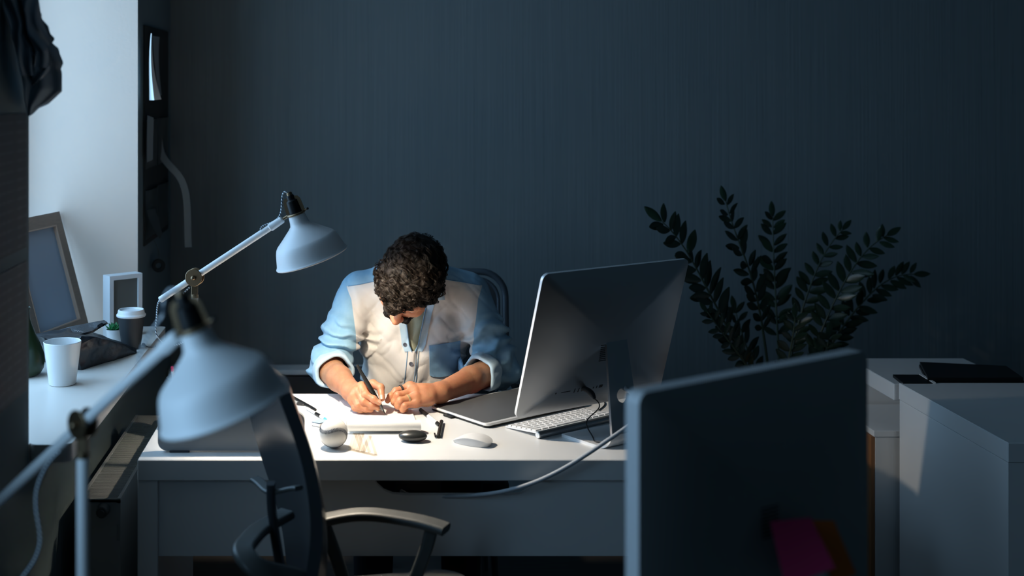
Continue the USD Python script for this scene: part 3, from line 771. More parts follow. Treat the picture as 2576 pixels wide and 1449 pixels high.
# clear acrylic stand: thin triangular plates joined by a strip
ac = thing("acrylic_stand", "clear acrylic triangular stand on the desk right of the baseball", "acrylic stand")
for (tx_, ty_, lx, ly, rx, ry) in ((893, 1089, 881, 1128, 909, 1132), (902, 1089, 889, 1132, 918, 1136), (912, 1090, 899, 1135, 930, 1139), (931, 1096, 912, 1138, 946, 1144)):
    L_, R2 = on(lx, ly, ZT + .001), on(rx, ry, ZT + .001)
    T_ = at(tx_, ty_, (L_[1] + R2[1]) / 2 + .012)
    for q0, q1 in ((L_, T_), (T_, R2)):
        obj("leg_plate", sweep(np.linspace(q0, q1, 3), np.array([(-.0008, -.005), (.0008, -.005), (.0008, .005), (-.0008, .005)])), "acrylic", ac, False)
L_, R2 = on(878, 1130, ZT + .0008), on(946, 1146, ZT + .0008)
obj("strip", sweep(np.linspace(L_, R2, 3), np.array([(-.006, -.0008), (.006, -.0008), (.006, .0008), (-.006, .0008)])), "acrylic", ac, False)

# black cable plugged into the computer, a second one behind it, and the grey power cord
us = thing("cable", "thin black cable with a thick plug hanging from the computer's back", "cable")
pg = surfB(.205, .068, .0005); nB = np.array([.531, -.848, 0])
pl0 = at(1434, 990, pg[1] - .004)
plug = [pg, pg + nB * .012, pg + nB * .030 + [0, 0, -.006], pg + nB * .042 + [0, 0, -.018]]
obj("plug", sweep(spline(plug, 12), np.array(rrect(.017, .0105, .004, 3).exterior.coords)[:-1][::-1], scale=np.r_[np.full(8, 1), np.linspace(.95, .5, 4)]), "black_rubber", us)
pe = plug[-1]
obj("wire", tube([pe - [0, 0, 0], pe + [.012, -.004, -.02], at(1476, 1060, pe[1] - .01), at(1490, 1097, pe[1] - .045), on(1505, 1112, ZT + .011), on(1530, 1113, ZT + .011), on(1548, 1102, ZT + .011), on(1560, 1090, ZT + .011), on(1570, 1080, ZT + .0125)], .0017, 10, 60), "black_rubber", us, True)
obj("cable", tube([on(1516, 1008, ZT + .002), on(1521, 1018, ZT + .002), on(1510, 1029, ZT + .002), on(1503, 1036, ZT + .002), on(1509, 1046, ZT + .002), on(1540, 1050, ZT + .002), on(1575, 1046, ZT + .002)], .0016, 8, 50), "black_rubber", None, True, "short kinked black cable on the desk behind the keyboard", "cable")
gc = [at(1572, 972, 3.215), at(1592, 990, 3.13), at(1612, 1020, 3.03), at(1592, 1060, 2.98), at(1540, 1100, 2.96), at(1470, 1147, 2.962), at(1400, 1188, 2.97), at(1320, 1222, 2.985), at(1240, 1241, 3.0), at(1150, 1248, 3.022), at(1060, 1249, 3.05), at(1030, 1245, 3.09), at(1010, 1236, 3.14)]
obj("power_cord", tube(gc, .0052, 12, 90), "cord_grey", None, True, "thick grey cord hanging over the desk front into the cable slot", "cord")

# low grey panel standing on the desk under the lamps
gp = thing("privacy_screen", "low grey upright screen with rounded corners on the desk's left end", "desk screen")
GY = 3.070
g0, g1 = at(397, 1141, GY)[0], at(766, 1141, GY)[0]
gh = (1140 - 1043) * GY / FPX
pm = rotated(extr(rrect(g1 - g0, gh, .0235), .016), 90, (1, 0, 0))
obj("panel", moved(pm, ((g0 + g1) / 2, GY + .016, ZT + .004 + gh / 2)), "grey_panel", gp, 30)
obj("foot", [box(x, x + .05, GY - .004, GY + .035, ZT, ZT + .005, .001) for x in (g0 + .03, g1 - .08)], "dark_plastic", gp, 30)
pc = thing("pen_cup", "black round pen cup at the desk's far left corner", "pen cup")
PC = on(452, 1016, ZT)
obj("cup", moved(lathe([(0, 0), (.034, 0), (.036, .002), (.038, .078), (.0365, .079), (.0345, .078), (.033, .004), (0, .004)], 40), PC), "dark_plastic", pc)
rp = thing("marker", "white marker with a red cap standing in the black pen cup", "marker pen")
a = PC + [-.010, .004, .006]; b = a + np.array([-.012, -.006, .104])
pen_between(a, b, .004, [("barrel", 0, .86, .0042, .0042, "lamp_white"), ("cap", .86, 1, .0046, .004, "red_cap")], rp)

# ------------------------------------------------------------------ things on the window sill
mg = thing("mug", "tall white handleless mug on the window sill near the camera", "mug")
mo = on(157, 966, ZSILL)
obj("body", moved(lathe([(0, 0), (.0335, 0), (.0362, .002), (.0372, .008), (.0503, .113), (.0507, .1155), (.0495, .117), (.0478, .1155), (.0350, .010), (.030, .006), (0, .005)], 64), mo), "ceramic", mg, 40)
tc = thing("takeaway_cup", "dark paper takeaway cup with a white lid on the window sill", "cup")
to = on(330, 876, ZSILL)
obj("cup", moved(lathe([(0, .004), (.027, .004), (.0275, 0), (.0290, 0), (.0412, .102), (.0412, .104), (0, .104)], 56), to), "cup_card", tc, 40)
obj("lid", moved(lathe([(0, .0985), (.0430, .0985), (.0452, .1005), (.0455, .1045), (.0430, .1075), (.0415, .1085), (.0405, .1165), (.0385, .1205), (.0365, .1205), (.0345, .1150), (.0, .1125)], 56), to), "lid_plastic", tc, 40)
su = thing("potted_succulent", "tiny green succulent in a white pot beside the takeaway cup", "plant")
so = on(287, 863, ZSILL)
obj("pot", moved(lathe([(0, 0), (.021, 0), (.0225, .002), (.0260, .043), (.0255, .0445), (.0235, .0440), (.022, .036), (0, .036)], 40), so), "ceramic", su, 40)
obj("soil", moved(lathe([(0, .0362), (.0218, .0362), (.0222, .038), (0, .039)], 32), so), "soil", su)
def leaf_mesh(L, w, th, n=7, curl=.0):
    """a pointed leaf along +x, lying in the xy plane"""
    s = np.linspace(0, 1, n); up_, dn = [], []
    P = np.array([[[L * a, q * w * math.sin(math.pi * min(a * .93 + .05, 1)) ** .8, curl * a * a * L - .15 * w * q * q] for q in (-1, -.5, 0, .5, 1)] for a in s])
    return grid_mesh(P, th)
k = 0
for ring_, (cnt, tilt_, L_) in enumerate(((8, 12, .030), (7, 35, .026), (5, 60, .020), (3, 80, .013))):
    for j in range(cnt):
        m = leaf_mesh(L_, .0062, .0025, 7, .35)
        m = rotated(m, -tilt_, (0, 1, 0)); m = rotated(m, 360 / cnt * j + 25 * ring_, (0, 0, 1))
        obj("leaf", moved(m, (so[0], so[1], so[2] + .041)), "succulent", su, 40)

wf = thing("picture_frame", "large wooden frame leaning beside the window, cropped by the dark wall", "picture frame")
BR = np.array([-.910, 4.020, ZSILL]); e_up = np.array([-.115, .055, .385]); e_up /= np.linalg.norm(e_up); wd_ = np.array([-.26, -.95, .0]); wd_ /= np.linalg.norm(wd_)
nf = np.cross(wd_, e_up); nf = -nf if nf[0] < 0 else nf
FW, FH, FB = .34, .405, .042
def fpt(x, y, z): return BR + wd_ * x + e_up * y + nf * z
def fbar(x0, x1, y0, y1, z0, z1): return trimesh.convex.convex_hull(np.array([fpt(x, y, z) for x in (x0, x1) for y in (y0, y1) for z in (z0, z1)]))
for nm, (x0, x1, y0, y1) in (("side_bar", (0, FB, 0, FH)), ("side_bar", (FW - FB, FW, 0, FH)), ("cross_bar", (FB, FW - FB, 0, FB)), ("cross_bar", (FB, FW - FB, FH - FB, FH))):
    obj(nm, fbar(x0, x1, y0, y1, 0, .018), "frame_wood", wf, 30)
obj("lip", [fbar(FB, FB + .004, FB, FH - FB, .004, .019), fbar(FW - FB - .004, FW - FB, FB, FH - FB, .004, .019), fbar(FB, FW - FB, FB, FB + .004, .004, .019), fbar(FB, FW - FB, FH - FB - .004, FH - FB, .004, .019)], "frame_lip", wf, False)
obj("picture", fbar(FB + .004, FW - FB - .004, FB + .004, FH - FB - .004, .004, .007), "picture_reflection", wf, False)
w2 = thing("picture_frame", "small deep white box frame standing at the end of the window sill", "picture frame")
A0 = np.array([-.800, 3.88, ZSILL]); du_ = np.array([.091, .074, 0]); W2 = np.linalg.norm(du_); du_ /= W2; dn_ = np.array([-du_[1], du_[0], 0])
def f2(x0, x1, y0, y1, z0, z1): return trimesh.convex.convex_hull(np.array([A0 + du_ * x + dn_ * y + [0, 0, z] for x in (x0, x1) for y in (y0, y1) for z in (z0, z1)]))
H2 = .201
for nm, q in (("side_bar", (0, .014, 0, .046, 0, H2)), ("side_bar", (W2 - .014, W2, 0, .046, 0, H2)), ("cross_bar", (.014, W2 - .014, 0, .046, 0, .014)), ("cross_bar", (.014, W2 - .014, 0, .046, H2 - .014, H2))): obj(nm, f2(*q), "frame_white", w2, False)
obj("mat_board", f2(.014, W2 - .014, .008, .011, .014, H2 - .014), "picture_dull", w2, False)
obj("backing", f2(.014, W2 - .014, .04, .045, .014, H2 - .014), "frame_white", w2, False)

# crumpled black bag
bg = thing("coffee_bag", "crumpled black foil bag lying on the sill behind the mug", "bag")
pts = [on(205, 930, ZSILL), on(250, 908, ZSILL), on(343, 889, ZSILL), on(341, 886, ZSILL) + [0, 0, .012], on(150, 925, ZSILL), on(100, 905, ZSILL), on(95, 890, ZSILL), on(150, 878, ZSILL), on(268, 876, ZSILL),
       at(84, 842, 3.50), at(130, 830, 3.54), at(185, 830, 3.56), at(232, 838, 3.58), at(205, 846, 3.47), at(240, 848, 3.50), at(190, 872, 3.44), at(300, 864, 3.60), at(110, 850, 3.46), at(262, 851, 3.64)]
hb = trimesh.convex.convex_hull(np.array(pts))
hb = hb.subdivide_to_size(.012)
v = np.array(hb.vertices); nn_ = (meshkit.fbm(v * 26 + 3, 3, 4) - .5); rid = np.abs(meshkit.noise(v * 17 + 9, 8) - .5)
cen = v.mean(0); d_ = v - cen; d_ /= np.linalg.norm(d_, axis=1, keepdims=True)
v += d_ * (nn_ * .014 - rid * .020 + .006)[:, None]; v[:, 2] = np.maximum(v[:, 2], ZSILL + .0006); hb.vertices = v
obj("body", hb, "bag_black", bg, 24)
fl_ = [(at(120, 838, 3.55), at(178, 821, 3.56), at(225, 812, 3.57), at(262, 805, 3.57)), (at(140, 846, 3.51), at(190, 836, 3.53), at(236, 826, 3.54), at(270, 810, 3.55)), (at(150, 852, 3.48), at(196, 842, 3.50), at(232, 832, 3.52), at(252, 820, 3.54))]
from scipy.ndimage import zoom as nzoom
P = np.array(fl_); P = np.stack([nzoom(P[..., c], (4, 4), order=2 if False else 1) for c in range(3)], -1)
obj("top_fold", grid_mesh(P, .006), "bag_black", bg, 40)
lg = [tube([at(186 + 6 * i, 829 + 1.2 * i, 3.49), at(189 + 6 * i, 833 + 1.2 * i, 3.49), at(191 + 6 * i, 830 + 1.2 * i, 3.49)], .0006, 6) for i in range(4)]
obj("print", lg, "bag_print", bg, False)

gv = thing("vase", "dark green glazed pear-shaped vase half hidden at the left of the mug", "vase")
go = on(60, 944, ZSILL)
obj("body", moved(lathe([(0, 0), (.036, 0), (.046, .006), (.0545, .020), (.0575, .040), (.055, .060), (.046, .085), (.034, .112), (.023, .140), (.017, .160), (.0165, .185), (.019, .190), (.0165, .191), (.014, .185), (.014, .160), (0, .150)], 48), go), "green_glaze", gv, 50)
ep = thing("earphones", "thin dark earphone wire with a bud on the sill beside the takeaway cup", "earphones")
e_ = [on(350, 869, ZSILL + .0015), on(362, 868, ZSILL + .0015), on(374, 873, ZSILL + .0015), on(385, 873.5, ZSILL + .0015), on(391, 869, ZSILL + .0025)]
obj("wire", tube(e_, .0012, 8, 24), "black_rubber", ep, True)
obj("bud", sphere(on(361, 867, ZSILL + .006), .0055, 2), "black_plastic", ep, True)

# ------------------------------------------------------------------ on the left wall
og = thing("wall_organizer", "tall dark felt organizer with pockets on the left wall", "wall organizer")
OY0, OY1, OZ0, OZ1 = 4.185, 4.70, 1.107, 1.872
obj("backing", box(XW + .0008, XW + .006, OY0, OY1, OZ0, OZ1, .001), "felt_dark", og, 30)
for r_ in range(2):
    for c_ in range(2):
        z0 = OZ0 + .02 + r_ * .245; y0 = OY0 + .015 + c_ * .25; hgt = .17
        P = np.array([[[XW + .0065 + .012 * math.sin(math.pi * s) ** .5 * (1 if q > .05 else .2) * (.5 + .6 * q), y0 + .235 * s, z0 + hgt * q] for q in np.linspace(0, 1, 6)] for s in np.linspace(0, 1, 12)])
        obj("pocket", grid_mesh(P, .0015), "vinyl_pocket", og, 40)
def wall_sheet(name, label, rows, m, cat="paper", th=.0006, group=None):
    P = np.array([spline(np.array([at(*p) for p in row]), 16) for row in rows])
    return obj(name, grid_mesh(P, th), m, None, 40, label, cat, group)
wall_sheet("paper_sheet", "bright curled white sheet hanging off the top of the organizer", [[(380, 84, 4.105), (376.5, 125, 4.11), (375.5, 180, 4.115), (376, 252, 4.12)], [(381.2, 84, 4.10), (379.5, 125, 4.098), (381, 180, 4.092), (388, 252, 4.086)], [(382.5, 85, 4.11), (383, 130, 4.115), (389, 185, 4.12), (406, 250, 4.125)]], "paper")
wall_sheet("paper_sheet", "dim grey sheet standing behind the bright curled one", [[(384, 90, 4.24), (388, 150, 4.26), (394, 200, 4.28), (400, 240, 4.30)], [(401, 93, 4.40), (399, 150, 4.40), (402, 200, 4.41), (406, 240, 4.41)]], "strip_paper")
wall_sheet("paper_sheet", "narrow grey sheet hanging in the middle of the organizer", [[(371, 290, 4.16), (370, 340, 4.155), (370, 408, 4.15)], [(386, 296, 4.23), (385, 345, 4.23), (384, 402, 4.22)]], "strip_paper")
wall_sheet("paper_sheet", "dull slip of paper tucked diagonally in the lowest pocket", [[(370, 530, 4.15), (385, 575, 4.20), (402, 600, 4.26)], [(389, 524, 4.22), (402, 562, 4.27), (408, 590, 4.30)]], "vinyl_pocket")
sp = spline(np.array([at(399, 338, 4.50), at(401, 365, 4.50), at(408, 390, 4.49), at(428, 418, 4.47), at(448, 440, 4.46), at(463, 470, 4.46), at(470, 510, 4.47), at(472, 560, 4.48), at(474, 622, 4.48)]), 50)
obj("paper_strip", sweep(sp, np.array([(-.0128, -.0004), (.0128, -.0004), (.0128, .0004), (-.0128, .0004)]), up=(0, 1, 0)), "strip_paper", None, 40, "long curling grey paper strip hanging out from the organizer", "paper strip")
rt = thing("tape_roll", "dark round tape roll hanging below the organizer", "tape roll")
tr = at(396, 668, 4.32)
obj("roll", place(lathe([(.010, -.011), (.0225, -.011), (.0235, -.0095), (.0235, .0095), (.0225, .011), (.010, .011), (.010, -.011)], 40), tr + [.004, 0, 0], (.25, -1, .05)), "felt_dark", rt)
obj("string", tube([tr + [.004, 0, .0105], tr + [0, .02, .05], (XW + .004, 4.34, OZ0 + .01)], .0008, 6, 12), "felt_dark", rt)

# ruffled cloth hanging on the near wall, and printed sheets below it
rf = thing("ruffled_drape", "dark ruffled cloth bunched at the top of the near left wall", "drape")
def lin(p):
    p = np.array(p, float); t = np.r_[0, np.cumsum(np.linalg.norm(np.diff(p, axis=0), axis=1))]; s = np.linspace(0, t[-1], 60)
    return np.column_stack([np.interp(s, t, p[:, 0]), np.interp(s, t, p[:, 1])])
def drape(left, right, amp, waves, ph, y0, y1, nm, seed):
    L_, R_ = lin(left), lin(right)
    P = []
    for i in range(60):
        row = []
        for q in np.linspace(0, 1, 40):
            px, py = L_[i] * (1 - q) + R_[i] * q
            y = y0 * (1 - q) + y1 * q + amp * math.sin(2 * math.pi * waves * q + ph + 3 * math.sin(i / 9 + seed)) - .02 * math.sin(math.pi * q)
            row.append(at(px, py, y))
        P.append(row)
    return obj("fold", grid_mesh(np.array(P), .002), "ruffle_cloth", rf, 50)
sc2 = lambda pts: pts
drape([(4, -60), (14, 20), (34, 90), (48, 160), (60, 230), (72, 292)], [(84, -60), (98, 20), (106, 40), (104, 46), (122, 66), (126, 84), (139, 98), (131, 108), (148, 122), (150, 134), (160, 158), (153, 174), (156, 182), (156, 230), (122, 262), (98, 272), (84, 286), (78, 290)], .010, 2.2, .4, 2.56, 2.69, "fold", 0)
drape([(0, -60), (10, 20), (26, 70), (40, 130), (52, 190)], [(50, -60), (64, 30), (72, 60), (70, 90), (84, 110), (96, 150), (94, 190)], .014, 1.6, 1.5, 2.53, 2.62, "fold", 2)
drape([(40, -40), (66, 40), (70, 90), (92, 130), (86, 170)], [(92, -40), (104, 44), (118, 80), (128, 120), (128, 172)], .010, 1.3, 2.5, 2.57, 2.655, "fold", 5)
drape([(66, 120), (72, 150), (82, 190), (80, 215)], [(96, 112), (112, 130), (124, 160), (128, 182)], .009, 1.0, .2, 2.58, 2.645, "fold", 7)
for k, (z0, z1) in enumerate(((1.30, 1.60), (.98, 1.27))):
    obj("printed_sheet", box(XW + .0006, XW + .0016, 2.475, 2.715, z0, z1), "printed_sheet", None, False, ("upper" if k == 0 else "lower") + " printed sheet on the near left wall below the ruffled cloth", "poster")

# ------------------------------------------------------------------ plant behind the computers
pt_ = thing("potted_plant", "tall dark leafy plant with arching stems behind the computers", "plant")
PO = np.array([(1965 - VX) * 4.32 / FPX, 4.32, 0])
obj("pot", moved(lathe([(0, 0), (.13, 0), (.14, .01), (.18, .40), (.183, .415), (.172, .42), (.166, .40), (.16, .37), (0, .37)], 48), PO), "pot_grey", pt_, 40)
obj("soil", moved(lathe([(0, .372), (.160, .372), (.162, .378), (0, .385)], 32), PO), "soil", pt_)
prng = np.random.default_rng(11)
stems = [([(1955, 1080, 4.30), (1858, 880, 4.22), (1765, 700, 4.17), (1712, 610, 4.15), (1664, 556, 4.14)], 19, .30, 1.25, .55),
         ([(1958, 1080, 4.30), (1922, 850, 4.27), (1888, 690, 4.25), (1852, 590, 4.24), (1826, 506, 4.24)], 15, .45, .95, .5),
         ([(1965, 1080, 4.33), (1955, 820, 4.35), (1948, 680, 4.37), (1944, 545, 4.38)], 14, .45, .95, .0),
         ([(1970, 1080, 4.32), (2000, 850, 4.32), (2046, 700, 4.33), (2086, 620, 4.34), (2120, 578, 4.34)], 13, .42, .8, -.2),
         ([(1975, 1080, 4.30), (2060, 850, 4.28), (2130, 700, 4.28), (2172, 640, 4.29), (2232, 592, 4.30)], 14, .40, .95, -.3),
         ([(1982, 1080, 4.36), (2090, 870, 4.40), (2170, 760, 4.42), (2235, 705, 4.43), (2300, 690, 4.43)], 16, .42, .95, .2),
         ([(1950, 1080, 4.24), (1905, 960, 4.18), (1850, 880, 4.14), (1780, 785, 4.12)], 10, .45, .7, .3),
         ([(1962, 1080, 4.24), (1975, 950, 4.20), (1992, 860, 4.18), (2000, 800, 4.17)], 8, .35, .85, .1),
         ([(1972, 1080, 4.26), (2040, 960, 4.24), (2075, 890, 4.24), (2085, 850, 4.24)], 9, .3, .95, .0),
         ([(1948, 1080, 4.36), (1900, 930, 4.38), (1870, 850, 4.39), (1850, 780, 4.40)], 9, .3, .9, .4)]
LEAF = leaf_mesh(1.0, .205, .012, 9, .10)
for pl_, nl, f0, sz, face in stems:
    c = spline(np.array([at(*p) for p in pl_]), 60)
    stm = obj("stem", sweep(c, circ(.0052, 8), scale=np.linspace(1.2, .35, 60)), "stem_green", pt_, True)
    for j in range(nl):
        f = f0 + (1 - f0) * (j / (nl - 1)); i = min(int(f * 59), 58)
        t_ = c[i + 1] - c[i]; t_ /= np.linalg.norm(t_)
        sideA = np.cross(t_, (math.sin(face), -math.cos(face), .15)); sideA /= np.linalg.norm(sideA)
        for sg in (-1, 1):
            L_ = .078 * sz * (1 - .35 * abs(f - .65) / .4) * prng.uniform(.88, 1.1)
            dirn = t_ * prng.uniform(.55, .8) + sideA * sg * prng.uniform(.75, .95) + prng.normal(size=3) * .10
            m = LEAF.copy(); m.apply_scale(L_)
            nrm = np.cross(dirn, t_) * sg + prng.normal(size=3) * .12
            m = place(m, c[i] + sideA * sg * .003 + prng.normal(size=3) * .002, -nrm if nrm[1] > 0 else nrm, xdir=dirn)
            obj("leaf", m, "leaf_green", stm, 50)
    m = LEAF.copy(); m.apply_scale(.06 * sz); obj("leaf", place(m, c[-1], (0, -1, .3), xdir=c[-1] - c[-3]), "leaf_green", stm, 50)

# ------------------------------------------------------------------ on the right
lt = thing("laptop", "closed black laptop on the side table at the far right", "laptop")
q = [at(2312, 909, 4.085), at(2532, 919, 4.03), at(2590, 952, 3.86), at(2362, 964, 3.81)]
qq = [np.array([p[0], max(p[1], 3.803), ZT3]) for p in (on(2312, 909, ZT3 + .02), on(2532, 919, ZT3 + .02), on(2580, 951, ZT3 + .02), on(2358, 962, ZT3 + .02))]
def quadslab(c, z0, z1): return trimesh.convex.convex_hull(np.array([[p[0], p[1], z] for p in c for z in (z0, z1)]))
obj("base", quadslab(qq, ZT3, ZT3 + .009), "black_plastic", lt, 30)
obj("lid", quadslab([p * .985 + np.mean(qq, 0) * .015 for p in qq], ZT3 + .0095, ZT3 + .019), "black_plastic", lt, 30)
ph = thing("phone", "black phone with a pale edge on the side table beside the laptop", "phone")
q2 = [on(2246, 942, ZT3 + .009), on(2312, 942, ZT3 + .009), on(2346, 963, ZT3 + .009), on(2272, 963, ZT3 + .009)]
obj("body", quadslab(q2, ZT3, ZT3 + .009), "black_plastic", ph, 30)
e1 = (q2[1] - q2[0]); e1 /= np.linalg.norm(e1)
obj("edge_band", quadslab([q2[1] + e1 * .0005, q2[1] + e1 * .010, q2[2] + e1 * .010, q2[2] + e1 * .0005], ZT3 + .0015, ZT3 + .0105), "paper", ph, 30, label="pale edge band")
# ------------------------------------------------------------------ chairs
ch = thing("chair", "dark chair with a rounded tubular back, the man sits on it", "chair")
yb = 4.165; A1, A2 = np.array([.05, yb, .0]), np.array([.500, yb - .02, .0])
def back_loop(ins, n=50):
    x0, x1, zt_, z0 = .05 + ins, .500 - ins, 1.022 - ins, .52
    r = .085 - ins * .6
    arc = lambda cx, cz, a0, a1: [(cx + r * math.cos(a), cz + r * math.sin(a)) for a in np.linspace(a0, a1, 9)]
    p = [(x0 + .015, z0), (x0, .8)] + arc(x0 + r, zt_ - r, math.pi, math.pi / 2) + arc(x1 - r, zt_ - r, math.pi / 2, 0) + [(x1, .8), (x1 - .015, z0)]
    return np.array([[x, yb + .10 * (z - .9) - .02 * (x - .27), z] for x, z in p])
obj("back_frame", tube(back_loop(0), .0115, 14), "chair_frame", ch, 50)
obj("back_rim", tube(back_loop(.024), .006, 10), "chair_frame", ch, 50)
lp = back_loop(.026); cnt = lp.mean(0)
bm = trimesh.Trimesh(np.vstack([lp, [cnt + [0, .004, 0]]]), [[i, (i + 1) % len(lp), len(lp)] for i in range(len(lp))], process=False)
obj("backrest", [bm, trimesh.Trimesh(bm.vertices + [0, .006, 0], bm.faces[:, ::-1], process=False)], "chair_mesh", ch, 40)
obj("seat", moved(slab(.46, .44, .05, .06, .015), (.24, 3.98, .372)), "chair_mesh", ch, 40)
for x, y in ((.05, 3.80), (.43, 3.80), (.05, 4.16), (.43, 4.16)):
    obj("leg", rod((x, y, 0), (x + (.02 if x < .2 else -.02), y, .41), .0115, 16), "chair_frame", ch)
for x in (-.005, .515):
    am = obj("armrest", box(x - .028, x + .028, 3.84, 4.10, .685, .715, .008), "chair_shell", ch, 40)
    obj("arm_post", rod((x, 3.98, .40), (x, 3.98, .69), .012, 16), "chair_frame", am)

oc = thing("office_chair", "dark office chair with curved arms in front of the white desk", "office chair")
yn, yfr = 2.50, 2.90
lb = spline(np.array([[600, 940, 0], [632, 1062, 0], [660, 1160, 0], [685, 1235, 0], [703, 1300, 0], [722, 1449, 0], [728, 1560, 0]], float), 40)[:, :2]
rb_ = spline(np.array([[712, 960, 0], [762, 1100, 0], [786, 1180, 0], [800, 1260, 0], [805, 1345, 0], [796, 1430, 0], [786, 1500, 0]], float), 40)[:, :2] - [24, 0]
P = []
for i in range(40):
    row = []
    for q in np.linspace(0, 1, 14):
        px, py = lb[i] * (1 - q) + rb_[i] * q
        y = yfr * (1 - q) + yn * q
        p = at(px, py, y)
        zl, zr = at(*lb[i], yfr)[2], at(*rb_[i], yn)[2]
        row.append(p + np.array([.035 * math.sin(math.pi * q), -.02 * math.sin(math.pi * q), 0]))
    P.append(row)
P = np.array(P)
# both edges of the back reach the same heights
zz = np.linspace(1.02, .52, 40)
for j in range(14):
    zc = P[:, j, 2]; o_ = np.argsort(zc)
    P[:, j, 0] = np.interp(zz, zc[o_], P[o_, j, 0]); P[:, j, 1] = np.interp(zz, zc[o_], P[o_, j, 1]); P[:, j, 2] = zz
obj("backrest", grid_mesh(P, .026), "chair_shell", oc, 50)
jb = spline(np.array([at(716, 1215, 2.66), at(720, 1300, 2.66), at(735, 1400, 2.68), at(750, 1500, 2.70), at(760, 1640, 2.70)]), 24)
obj("back_support", sweep(jb - [.03, .0, 0], np.array(rrect(.05, .018, .008, 4).exterior.coords)[:-1][::-1], up=(1, 0, 0)), "chair_shell", oc, 50)
lk = obj("lumbar_bracket", sweep(spline(np.array([at(640, 1205, 2.74), at(665, 1225, 2.70), at(690, 1238, 2.66), at(720, 1232, 2.64), at(752, 1228, 2.62)]), 20), np.array(rrect(.026, .010, .004, 3).exterior.coords)[:-1][::-1], up=(0, 0, 1)), "chair_arm", oc, 50)
sec_p = np.array(rrect(.046, .020, .009, 5).exterior.coords)[:-1][::-1]
a1 = spline(np.array([at(780, 1318, 2.80), at(840, 1303, 2.82), at(910, 1294, 2.82), at(1000, 1302, 2.80), at(1080, 1318, 2.77), at(1122, 1332, 2.75)]), 40)
obj("armrest", sweep(a1, np.array(rrect(.020, .046, .009, 5).exterior.coords)[:-1][::-1] if False else sec_p, up=(0, 0, 1)), "chair_arm", oc, 50)
for pp in ([(1085, 1330, 2.78), (1072, 1380, 2.78), (1045, 1455, 2.78), (1000, 1560, 2.78), (960, 1600, 2.76)], [(815, 1318, 2.81), (838, 1380, 2.80), (862, 1455, 2.79), (890, 1560, 2.77), (905, 1600, 2.76)]):
    obj("arm_post", sweep(spline(np.array([at(*p) for p in pp]), 24), np.array(rrect(.030, .018, .007, 4).exterior.coords)[:-1][::-1], up=(0, 1, 0)), "chair_arm", oc, 50)
a2 = spline(np.array([at(722, 1292, 2.74), at(690, 1310, 2.70), at(650, 1335, 2.62), at(622, 1365, 2.53), at(616, 1398, 2.47), at(640, 1425, 2.45), at(690, 1446, 2.48), at(750, 1460, 2.53), at(800, 1500, 2.60)]), 50)
obj("armrest", sweep(a2, sec_p, up=(0, 0, 1)), "chair_arm", oc, 50)
obj("seat", moved(rotated(slab(.46, .46, .07, .09, .02), 12), (.08, 2.70, .42)), "chair_mesh", oc, 40)
obj("gas_column", rod((.08, 2.70, .09), (.08, 2.70, .425), .026, 20), "dark_aluminium", oc)
for k in range(5):
    a = 2 * math.pi * k / 5 + .3; e = np.array([.08 + .27 * math.cos(a), 2.70 + .27 * math.sin(a), .055])
    lg_ = obj("leg", sweep(np.linspace([.08, 2.70, .10], e + [0, 0, .005], 6), circ(.018, 10), scale=np.linspace(1.2, .7, 6)), "chair_shell", oc, 50)
    obj("caster", rod(e + [-.01, 0, -.028], e + [.012, 0, -.028], .027, 20), "black_plastic", lg_)
# ------------------------------------------------------------------ the man: signed distance fields meshed with surface nets
class Field:
    def __init__(s, lo, hi, h):
        s.h = h; s.lo = np.asarray(lo, float); s.n = np.ceil((np.asarray(hi, float) - s.lo) / h).astype(int) + 1
        s.ax = [s.lo[k] + h * np.arange(s.n[k]) for k in range(3)]
        s.v = np.full(s.n, 1.0, np.float32)
    def sub(s, lo, hi):
        a = np.clip(np.floor((np.asarray(lo) - s.lo) / s.h).astype(int), 0, s.n); b = np.clip(np.ceil((np.asarray(hi) - s.lo) / s.h).astype(int) + 1, 0, s.n)
        sl = tuple(slice(x, y) for x, y in zip(a, b))
        return sl, np.meshgrid(*[s.ax[k][sl[k]].astype(np.float32) for k in range(3)], indexing="ij", copy=False)
    def add(s, prim, k=.01, mode="u"):
        lo, hi, fn = prim; m = k + 2.5 * s.h + .012
        sl, g = s.sub(np.asarray(lo) - m, np.asarray(hi) + m)
        if s.v[sl].size == 0: return s
        d = fn(*g).astype(np.float32); a = s.v[sl]
        if mode == "s": d = -d; r = -smin(-a, -d, k)
        else: r = smin(a, d, k)
        s.v[sl] = r; return s
    def sample(s, P):
        from scipy.ndimage import map_coordinates
        return map_coordinates(s.v, ((np.asarray(P) - s.lo) / s.h).T, order=1, mode="nearest")
    def mesh(s): return surface_nets(s.v, s.lo, s.h)

def smin(a, b, k):
    if k <= 0: return np.minimum(a, b)
    h = np.maximum(k - np.abs(a - b), 0) / k
    return np.minimum(a, b) - h * h * k * .25

def cone(a, b, ra, rb):
    a, b = np.asarray(a, float), np.asarray(b, float); ab = b - a; L2 = max(ab @ ab, 1e-9); r = max(ra, rb)
    def fn(x, y, z):
        t = np.clip(((x - a[0]) * ab[0] + (y - a[1]) * ab[1] + (z - a[2]) * ab[2]) / L2, 0, 1)
        return np.sqrt((x - a[0] - t * ab[0]) ** 2 + (y - a[1] - t * ab[1]) ** 2 + (z - a[2] - t * ab[2]) ** 2) - (ra + (rb - ra) * t)
    return np.minimum(a, b) - r, np.maximum(a, b) + r, fn

